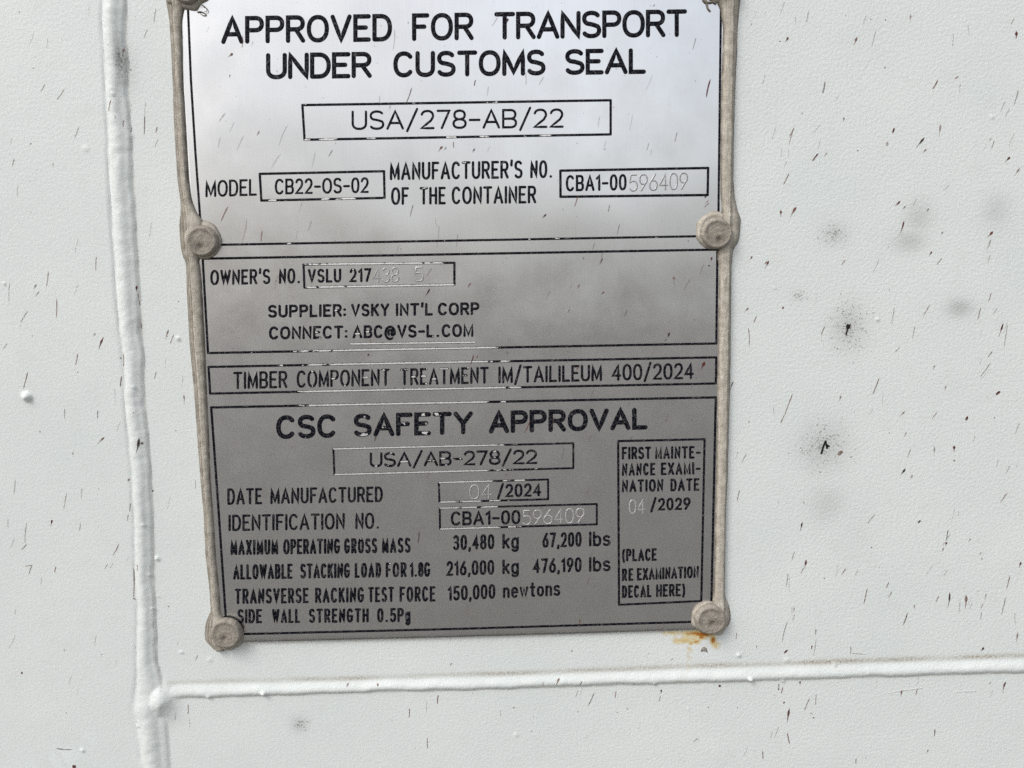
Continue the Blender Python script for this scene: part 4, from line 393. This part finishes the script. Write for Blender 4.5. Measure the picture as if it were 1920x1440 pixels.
G['@'] = (.92, [E(.46, .40, .17, .24, 60, 330, p=2)+[(.66, .2)], [(.66, .64), (.62, .22)]+E(.73, .25, .12, .1, 200, 270, p=2)[1:]+E(.46, .36, .46, .58, -10, 300, p=2)])
G['k'] = (.44, [[(0, 0), (0, 1)], [(.42, .68), (0, .27)], [(.16, .42), (.44, 0)]])
G['g'] = (.46, [E(.23, .34, .23, .35, 60, 420)[::-1]+[(.46, .69), (.46, -.05)]+E(.23, -.05, .23, .22, 0, -150)[1:]])
G['l'] = (.02, [[(.01, 0), (.01, 1)]])
G['b'] = (.46, [[(0, 1), (0, 0)], E(.23, .34, .23, .35, 180, 540)])
G['s'] = (.42, [E(.21, .52, .19, .17, 30, 250)[:-1]+[(.21, .355), (.29, .33)]+E(.21, .17, .21, .175, 52, -150)[1:]])
G['n'] = (.42, [[(0, .69), (0, 0)], [(0, .4)]+E(.21, .44, .21, .25, 170, 0)+[(.42, 0)]])
G['e'] = (.46, [[(.02, .36), (.46, .36)]+E(.23, .34, .23, .35, 5, 310)])
G['w'] = (.62, [[(0, .69), (.16, 0), (.31, .65), (.46, 0), (.62, .69)]])
G['t'] = (.32, [[(.14, .98), (.14, .16)]+E(.28, .16, .14, .16, 180, 270)[1:], [(0, .69), (.31, .69)]])
G['o'] = (.46, [E(.23, .345, .23, .345, 90, 450)])
GAP = {'1': .16}
class Stroke:
    """ribbons with a rounded cross-section and round ends, all in one mesh"""
    def __init__(s): s.v = []; s.f = []; s.ac = []; s.ch = []; s.mm = []
    def add(s, pts, r, chip, hgt=.07, base=-.012, seed=0., horiz=False):
        P = [pts[0]]
        for q in pts[1:]:
            L_ = math.dist(P[-1], q)
            if L_ < 1e-4: continue
            k = max(1, int(L_/2.2)); p0 = P[-1]
            for i in range(1, k+1): P.append((p0[0]+(q[0]-p0[0])*i/k, p0[1]+(q[1]-p0[1])*i/k))
        if len(P) < 2: P.append((P[0][0]+.02, P[0][1]))
        P = np.array(P); d = np.diff(P, axis=0); d /= np.linalg.norm(d, axis=1)[:, None]
        rows = []
        tn = [d[0]]+[d[i-1]+d[i] for i in range(1, len(d))]+[d[-1]]
        for (p, t_), i in zip(zip(P, tn), range(len(P))):
            l = np.linalg.norm(t_); t_ = t_/l if l > .05 else d[min(i, len(d)-1)]
            nrm = np.array([-t_[1], t_[0]]); m = 1.
            if 0 < i < len(P)-1: m = min(1.7, 1/max(.3, abs(np.dot(nrm, [-d[i][1], d[i][0]]))))
            rows.append((p, nrm*m, 1.))
        cap0 = [(P[0]-d[0]*r*math.sin(a), np.array([-d[0][1], d[0][0]]), max(.02, math.cos(a))) for a in (1.5, 1.1, .7, .3)]
        cap1 = [(P[-1]+d[-1]*r*math.sin(a), np.array([-d[-1][1], d[-1][0]]), max(.02, math.cos(a))) for a in (.3, .7, 1.1, 1.5)]
        ad = np.abs(d[:, 0]); k_fl = [ad[0]]*4+[ad[0]]+[min(ad[i-1], ad[i]) for i in range(1, len(d))]+[ad[-1]]*5
        rows = cap0+rows+cap1
        T7 = (-1, -.86, -.5, 0, .5, .86, 1); n0 = len(s.v)
        for ri, (p, n_, k) in enumerate(rows):
            hz_ = (.06+.94*k_fl[ri]**3) if horiz else 1.; hz_ *= .3+1.05*math.exp(-((p[0]-75)/46)**4) if p[1] > -2 else 1.
            for t in T7:
                x = p + n_*r*k*t*-1
                s.v.append((x[0], x[1], base-hgt*k*(1-abs(t)**3.5))); s.ac.append(t if k > .9 else 1.); s.ch.append(chip*hz_)
                s.mm.append(((x[0]+seed)*(1. if horiz else .6), x[1], 0))
        for i in range(len(rows)-1):
            for j in range(6):
                a = n0+i*7+j; s.f.append((a, a+1, a+8, a+7))
    def build(s, name, mat, parent):
        v = np.array(s.v); f = np.array(s.f)
        # face outwards (towards -w)
        a, b, c = v[f[0, 0]], v[f[0, 1]], v[f[0, 2]]
        co = WA(v[:, 0], v[:, 1], v[:, 2]+plate_w(v[:, 0], v[:, 1]))
        A, B, C = co[f[:, 0]], co[f[:, 1]], co[f[:, 2]]
        bad = np.cross(B-A, C-A)[:, 1] > 0
        f[bad] = f[bad][:, ::-1]
        return mesh(name, co, f, mat, parent, v[:, :2], {'across': s.ac, 'chip': s.ch, 'mm': s.mm})
def word_strokes(word, q, sw):
    """bilinear layout of a word inside its four corners (mm)"""
    ul, vl, ur, vr, tul, tvl, tur, tvr = q
    ht = math.hypot(tul-ul, tvl-vl); wd = math.hypot(ur-ul, vr-vl)
    r = sw/2
    bold = sw/ht
    gap = .21
    adv = [G[c][0]+GAP.get(c, 0)*0 for c in word]
    natural = sum(adv)+gap*(len(word)-1)
    kx = (wd-sw)/(natural)
    if kx*gap*1 < sw*1.28 and len(word) > 1:            # condensed: keep the strokes of neighbours apart
        gp = min(sw*1.42, (wd-sw)/(len(word)-1)*.46); kx = (wd-sw-gp*(len(word)-1))/max(sum(adv), 1e-3)
    else: gp = kx*gap
    def pt(x, y):
        a, b = (x+r)/wd, (y*(ht-sw)+r)/ht
        return (ul+(ur-ul)*a+(tul-ul)*b*(1-a)+(tur-ur)*b*a, vl+(vr-vl)*a+(tvl-vl)*b*(1-a)+(tvr-vr)*b*a)
    x = 0; out = []
    for c, w in zip(word, adv):
        for st_ in G[c][1]: out.append([pt(x+px*kx, py) for px, py in st_])
        x += w*kx+gp
    return out
for k, (sw, chip, stamp, words) in enumerate(TEXT_LINES):
    s = Stroke()
    for w in words:
        for pl in word_strokes(w[0], w[1:], sw):
            cc = chip*random.uniform(.75, 1.2)
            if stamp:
                s.add([(x+.16, y+.10) for x, y in pl], sw*.62, 1, hgt=.05, base=-.01)  # darker offset under-stroke: painted shadow line beside the digit
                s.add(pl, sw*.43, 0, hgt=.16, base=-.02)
            else: s.add(pl, sw/2*(1.08 if sw > 1.2 else .98), (0 if w[0] and len(pl) == 2 and math.dist(*pl) < sw*1.1 else cc), seed=k*37.1, horiz=True)
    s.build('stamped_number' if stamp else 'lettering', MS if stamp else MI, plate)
for k, (name, w, segs) in enumerate(FRAMES):
    s = Stroke()
    for chip, pts in segs: s.add(pts, w/2*1.12, chip, hgt=.07, base=-.008, seed=500+k*23.7)
    s.build(name, MI, plate)

# ------------------------------------------------------------------ sealant beads along the plate's sides
def bead(rows, side, label):
    Rw = np.array(rows); v0, v1 = Rw[0, 2], Rw[-1, 2]
    vs = np.arange(v0, v1, .45); nt = 31; tq = np.linspace(0, 1, nt)
    A = np.interp(vs, Rw[:, 2], Rw[:, 0])+.22*fbm(vs*.5, vs*0+side*7); B = np.interp(vs, Rw[:, 2], Rw[:, 1])+.2*fbm(vs*.45, vs*0+side*13)
    k = np.ones(5)/5; A = np.convolve(np.pad(A, 2, 'edge'), k, 'valid'); B = np.convolve(np.pad(B, 2, 'edge'), k, 'valid')
    TT, VV = np.meshgrid(tq, vs); UU = A[:, None]+(B-A)[:, None]*TT
    wid = (B-A)[:, None]
    prof = np.clip(1-np.abs(2*TT-1)**2.6, 0, 1)**.62
    hh = (1.9+.25*np.clip(wid-6, 0, 6))*prof
    # a shelf of squeezed-out sealant on the wall side, with drawn ridges
    x = TT if side < 0 else 1-TT
    if side < 0:
        hh = hh*(.50+.50*sstep((x-.30)/.14)) + .28*np.exp(-((x-.26)/.045)**2)*prof + .15*np.exp(-((x-.14)/.04)**2)*prof
    else:
        hh = hh*(.78+.22*sstep((x-.12)/.16))
    hh = hh*(1+.16*fbm(VV*.16, TT*3+side)) + .12*fbm(VV*.7, TT*6)*prof
    dark = .75*np.exp(-(TT/.11)**2)+.75*np.exp(-((1-TT)/.11)**2)  # painted shade, with dirt, along both edges of the bead
    if side < 0: dark = dark+.75*np.exp(-((x-.34)/.035)**2)+.45*np.exp(-((x-.19)/.03)**2)+.16*(x < .33)  # painted shade in the ridge creases and over the wall-side shelf
    ends = np.minimum(1, np.minimum((VV-v0)/1.2, (v1-VV)/1.2)); hh = hh*np.clip(ends, 0, 1)**.5
    base = np.where((UU > -4.5) & (UU < 204.5), .05, 1.0)+.25
    o = mesh('sealant_bead', WA(UU, VV, base-hh).reshape(-1, 3), grid_faces(*UU.shape), MSE, None, np.stack([UU.ravel(), VV.ravel()], -1), {'dirt_shade': np.clip(dark*(.5+vnoise(VV*.4, TT*5)), 0, .8).ravel()})
    tag(o, label, 'sealant', 'sealant beads along the plate edges')
    return o
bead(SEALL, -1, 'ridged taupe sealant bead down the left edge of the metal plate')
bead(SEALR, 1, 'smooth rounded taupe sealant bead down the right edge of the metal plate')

# ------------------------------------------------------------------ rivets smeared with sealant
RL = ['ragged sealant blob with curled threads over the rivet left of APPROVED', 'rivet blob with a hanging thread at the plate\'s upper right corner',
      'rivet on the left edge where the upper field meets the owner field', 'rivet on the right edge below the manufacturer number box',
      'rivet at the lower left corner beside SIDE WALL STRENGTH', 'rivet above the orange rust stain at the lower right corner']
def rivet(q, n):
    cx, cy, cr, hx, hy, hr, dx, dy = q
    o = empty('rivet', W(cx, cy, 0)); tag(o, RL[n], 'rivet', 'rivets along the plate edges')
    # flange: squeezed-out disc
    na, nrad = 96, 16; an = np.linspace(0, 2*np.pi, na, endpoint=False); rr = np.linspace(0, 1, nrad)
    AN, RR = np.meshgrid(an, rr); ragged = .22 if n < 2 else .05
    rad = cr*(1+ragged*(vnoise(3+2.2*np.cos(AN)+n*5, 3+2.2*np.sin(AN))-.5)*2+(.08 if n < 2 else .02)*(vnoise(9+6*np.cos(AN), 9+6*np.sin(AN)+n)-.5))
    uu = cx+rad*RR*np.cos(AN); vv = cy+rad*RR*np.sin(AN)
    hh = 1.75*np.clip(1-RR**5, 0, 1)**.55+.14*fbm(uu*.6, vv*.6)+.2*np.exp(-((RR-.8)/.1)**2)
    co = WA(uu, vv, .12-hh).reshape(-1, 3)
    i = np.arange(nrad*na).reshape(nrad, na); j = np.roll(i, -1, 1)
    f = np.stack([i[:-1], j[:-1], j[1:], i[1:]], -1).reshape(-1, 4)
    d = np.clip(.6*np.exp(-((1-RR)/.06)**2)+.35*np.exp(-((RR-hr/cr*.98)/.06)**2), 0, 1)  # darker at the flange rim and round the foot of the head
    def face_out(co, f):
        c = np.cross(co[f[:, 1]]-co[f[:, 0]], co[f[:, 2]]-co[f[:, 0]])[:, 1]+np.cross(co[f[:, 2]]-co[f[:, 0]], co[f[:, 3]]-co[f[:, 0]])[:, 1]
        return f[:, ::-1] if c.sum() > 0 else f
    mesh('flange', co, face_out(co, f), MSE, o, np.stack([uu.ravel(), vv.ravel()], -1), {'dirt_shade': d.ravel()})
    # head: side wall leaning from the flange up to a rimmed top with a punched dimple
    pr = [(1.14, .9), (1.12, 1.6), (1.09, 2.4), (1.05, 3.1), (1.0, 3.55), (.94, 3.72), (.88, 3.7), (.8, 3.58), (.7, 3.55), (.6, 3.56), (.5, 3.6), (.4, 3.62), (.3, 3.64), (.2, 3.65), (.1, 3.65), (0, 3.65)]
    fx, fy = cx+(hx-cx)*.8, cy+(hy-cy)*.8
    uu = []; vv = []; ww = []; dd = []
    for k, (pf, ph) in enumerate(pr):
        bl = min(1, max(0, ph-.9)/2.6); ox, oy = fx+(hx-fx)*bl, fy+(hy-fy)*bl
        wob = 1+.035*(vnoise(5+1.6*np.cos(an)+n*3, 5+1.6*np.sin(an))-.5)*2
        u = ox+hr*pf*wob*np.cos(an); v = oy+hr*pf*wob*np.sin(an)
        w = ph+.16*fbm(u*.5, v*.5)+(.10*fbm(u*1.4, v*1.4))
        if pf <= .85:
            g = (u-dx)**2+(v-dy)**2; w = w-.75*np.exp(-g/1.3)-.28*np.exp(-g/7)+.22*np.exp(-((u-dx)**2+(v-dy+1.6)**2)/1.2)
        uu.append(u); vv.append(v); ww.append(w)
        dd.append(np.full(na, {0: .6, 1: .3, 6: .2, 7: .35, 8: .22}.get(k, .05)))  # darker at the foot and just inside the rim
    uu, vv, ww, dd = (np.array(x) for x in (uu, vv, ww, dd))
    g = np.exp(-((uu-dx)**2+(vv-dy-.5)**2)/2.0); dd = np.clip(dd+.5*g, 0, 1)  # darker around the dimple
    co = WA(uu, vv, -ww).reshape(-1, 3)
    i = np.arange(len(pr)*na).reshape(len(pr), na); j = np.roll(i, -1, 1)
    f = np.stack([i[:-1], j[:-1], j[1:], i[1:]], -1).reshape(-1, 4)
    mesh('head', co, face_out(co, f), MR, o, np.stack([uu.ravel(), vv.ravel()], -1), {'dirt_shade': dd.ravel()})
    return o
RO = [rivet(q, n) for n, q in enumerate(RIVETS)]
def thread(pts, r, w, mat, parent, name):
    P = np.array(pts, float)
    t = np.linspace(0, len(P)-1, len(P)*5); P = np.stack([np.interp(t, range(len(P)), P[:, 0]), np.interp(t, range(len(P)), P[:, 1])], -1)
    for _ in range(3): P[1:-1] = (P[:-2]+2*P[1:-1]+P[2:])/4
    d = np.gradient(P, axis=0); d /= np.linalg.norm(d, axis=1)[:, None]+1e-9
    n = np.stack([-d[:, 1], d[:, 0]], -1); ns = 8; a = np.linspace(0, 2*np.pi, ns, endpoint=False)
    taper = r*(1-.55*np.linspace(0, 1, len(P)))
    uu = P[:, :1]+n[:, :1]*taper[:, None]*np.cos(a); vv = P[:, 1:]+n[:, 1:]*taper[:, None]*np.cos(a); ww = w-taper[:, None]*np.sin(a)
    i = np.arange(len(P)*ns).reshape(len(P), ns); j = np.roll(i, -1, 1)
    f = np.stack([i[:-1], j[:-1], j[1:], i[1:]], -1).reshape(-1, 4)
    mesh(name, WA(uu, vv, ww).reshape(-1, 3), f, mat, parent, np.stack([uu.ravel(), vv.ravel()], -1), {'dirt_shade': np.full(uu.size, .6)})
thread(STRINGS[0], .24, -.4, MSE, RO[0], 'thread'); thread(STRINGS[1], .2, -.8, MSE, RO[0], 'thread'); thread(STRINGS[2], .42, -.4, MSE, RO[1], 'thread'); thread(STRINGS[3], .5, -.5, MSE, RO[1], 'thread')

# ------------------------------------------------------------------ dried splashes and grit: thin films lying on the wall and on the plate
class Film:
    def __init__(s, plate_): s.p = plate_; s.v = []; s.f = []; s.t = []; s.c = []
    def surf(s, u, v): return (plate_w(u, v)-.17) if s.p else 1-h_wall(u, v)-.05
    def drop(s, x0, y0, x1, y1, wd, dark, red=.5):
        L_ = max(math.hypot(x1-x0, y1-y0), .05); d = np.array([(x1-x0)/L_, (y1-y0)/L_]); n = np.array([-d[1], d[0]])
        thin = L_/wd
        bulb = random.uniform(.22, .36) if thin > 2.5 else .45
        curve = random.uniform(-.04, .04)*L_
        st_ = np.linspace(0, 1, 13); col = np.array([.085, .043, .033])*(1-red*.0)
        if dark > .85: col = np.array([.11, .024, .018]) if random.random() < .75 else np.array([.05, .022, .018])
        elif dark < .45: col = np.array([.15, .10, .08])
        else: col = np.array([.19, .068, .042]) if random.random() < .72 else np.array([.10, .065, .05])
        for layer in (0,):
            n0 = len(s.v)
            for k, q in enumerate(st_):
                if thin > 5 and wd < .65: pw = .42*min(1, q*6, (1-q)*6+.1)
                else: pw = (math.exp(-((q-bulb)/(.30 if q > bulb else .2))**2)*.40+.16*(1-q*.4))*min(1, (q+.02)*7, (1.02-q)*8)
                if thin <= 2.5: pw = .5*math.sqrt(max(0, 1-(2*q-1)**2))
                pw *= random.uniform(.85, 1.15)
                c = np.array([x0, y0])+d*L_*q+n*curve*math.sin(math.pi*q)
                for t in (-1, 0, 1):
                    x = c+n*t*pw*wd
                    s.v.append((x[0], x[1], .03 if t == 0 else 0)); s.t.append(col); s.c.append(np.clip(dark*(1.05 if q < .5 else .85)*random.uniform(.8, 1.1), 0, 1)*(1 if t == 0 else .9))
            for k in range(12):
                for j in (0, 1):
                    a = n0+k*3+j; s.f.append((a, a+1, a+4, a+3))
    def build(s, parent):
        v = np.array(s.v); f = np.array(s.f)
        co = WA(v[:, 0], v[:, 1], s.surf(v[:, 0], v[:, 1])-v[:, 2])
        A, B, C = co[f[:, 0]], co[f[:, 1]], co[f[:, 2]]; bad = np.cross(B-A, C-A)[:, 1] > 0; f[bad] = f[bad][:, ::-1]
        o = mesh('dirt_splashes', co, f, MSP, parent, v[:, :2], {'tint': np.array(s.t), 'cover': s.c}); o['kind'] = 'stuff'
        return o
fw_, fp_ = Film(False), Film(True)
def on_plate(u, v): return 2 < u < 198 and v < 154
def near_bead(u, v): return (-8 < u < 4 or 196 < u < 208) and v < 160
for x0, y0, x1, y1, wd, dark in SPLASHES:
    if (y1 < y0): x0, y0, x1, y1 = x1, y1, x0, y0
    (fp_ if on_plate(x0, y0) else fw_).drop(x0, y0, x1, y1, wd, dark*(.86 if wd < .6 else 1))
for _ in range(270):                                     # faint small marks between them
    u, v = random.uniform(-110, 350), random.uniform(-105, 235)
    if near_bead(u, v): continue
    k = random.random(); a = math.radians(random.gauss(107, 13)); pl = on_plate(u, v)
    if k < .62: L_ = random.uniform(.25, .7); wd = L_*random.uniform(.5, .9); dk = random.uniform(.15, .6)
    else: L_ = random.uniform(2, 7); wd = random.uniform(.35, .6); dk = random.uniform(.08, .3)
    (fp_ if pl else fw_).drop(u, v, u+math.cos(a)*L_, v+math.sin(a)*L_, wd, dk)
for _ in range(330):                                     # water spots and dust on the plate
    u, v = random.uniform(4, 196), random.uniform(-100, 152); L_ = random.uniform(.25, .75); fp_.drop(u, v, u+L_*.4, v+L_, L_*random.uniform(.6, 1), random.uniform(.05, .28))
for x, y, sx, sy, n in HALO:                             # soot flecks round the black marks
    for _ in range(n):
        r_ = abs(random.gauss(0, .75)); a = random.uniform(0, 6.283); u, v = x+sx*r_*math.cos(a), y+sy*r_*math.sin(a); L_ = random.uniform(.2, .85)
        b = random.uniform(0, 6.283); fw_.drop(u, v, u+L_*math.cos(b), v+L_*math.sin(b), L_*random.uniform(.3, .7), random.uniform(.22, .55))
fw_.build(wall); fp_.build(plate)
def blot(poly_, name, mat, h=.12):
    P = np.array(poly_); c = P.mean(0); n = len(P)
    A = np.concatenate([P, c+(P-c)*.6, [c]]); hh = np.array([0]*n+[h]*n+[h*1.1])
    f = []
    for i in range(n):
        k = (i+1) % n; f += [[i, k, n+k, n+i]]
    f += [[n+i, n+(i+1) % n, 2*n] for i in range(n)]
    co = WA(A[:, 0], A[:, 1], 1-h_wall(A[:, 0], A[:, 1])-.05-hh)
    if np.cross(co[f[0][1]]-co[f[0][0]], co[f[0][2]]-co[f[0][0]])[1] > 0: f = [q[::-1] for q in f]
    return mesh(name, co, f, mat, wall, A)
MB = mat_flat('black_rubber_scuff', (.006, .006, .006), .8)
for p_ in BLACK_MARKS: blot(p_, 'black_scuff', MB)
def ribbon(pts, r, name, mat):
    s = Stroke(); s.add(pts, r, 0, hgt=.12, base=0)
    v = np.array(s.v); f = np.array(s.f); co = WA(v[:, 0], v[:, 1], 1-h_wall(v[:, 0], v[:, 1])-.03+v[:, 2])
    A, B, C = co[f[:, 0]], co[f[:, 1]], co[f[:, 2]]; bad = np.cross(B-A, C-A)[:, 1] > 0; f[bad] = f[bad][:, ::-1]
    return mesh(name, co, f, mat, wall, v[:, :2])
for p_ in BLACK_STROKES: ribbon(p_, .42, 'black_scuff', MB)
for p_ in SCRATCHES: ribbon(p_, .22, 'scratch_ridge', mat_flat('scratch_white', (.78, .79, .78)))
blot(CHIPS['chip'], 'paint_chip', mat_flat('old_primer', (.34, .32, .29)), .25)
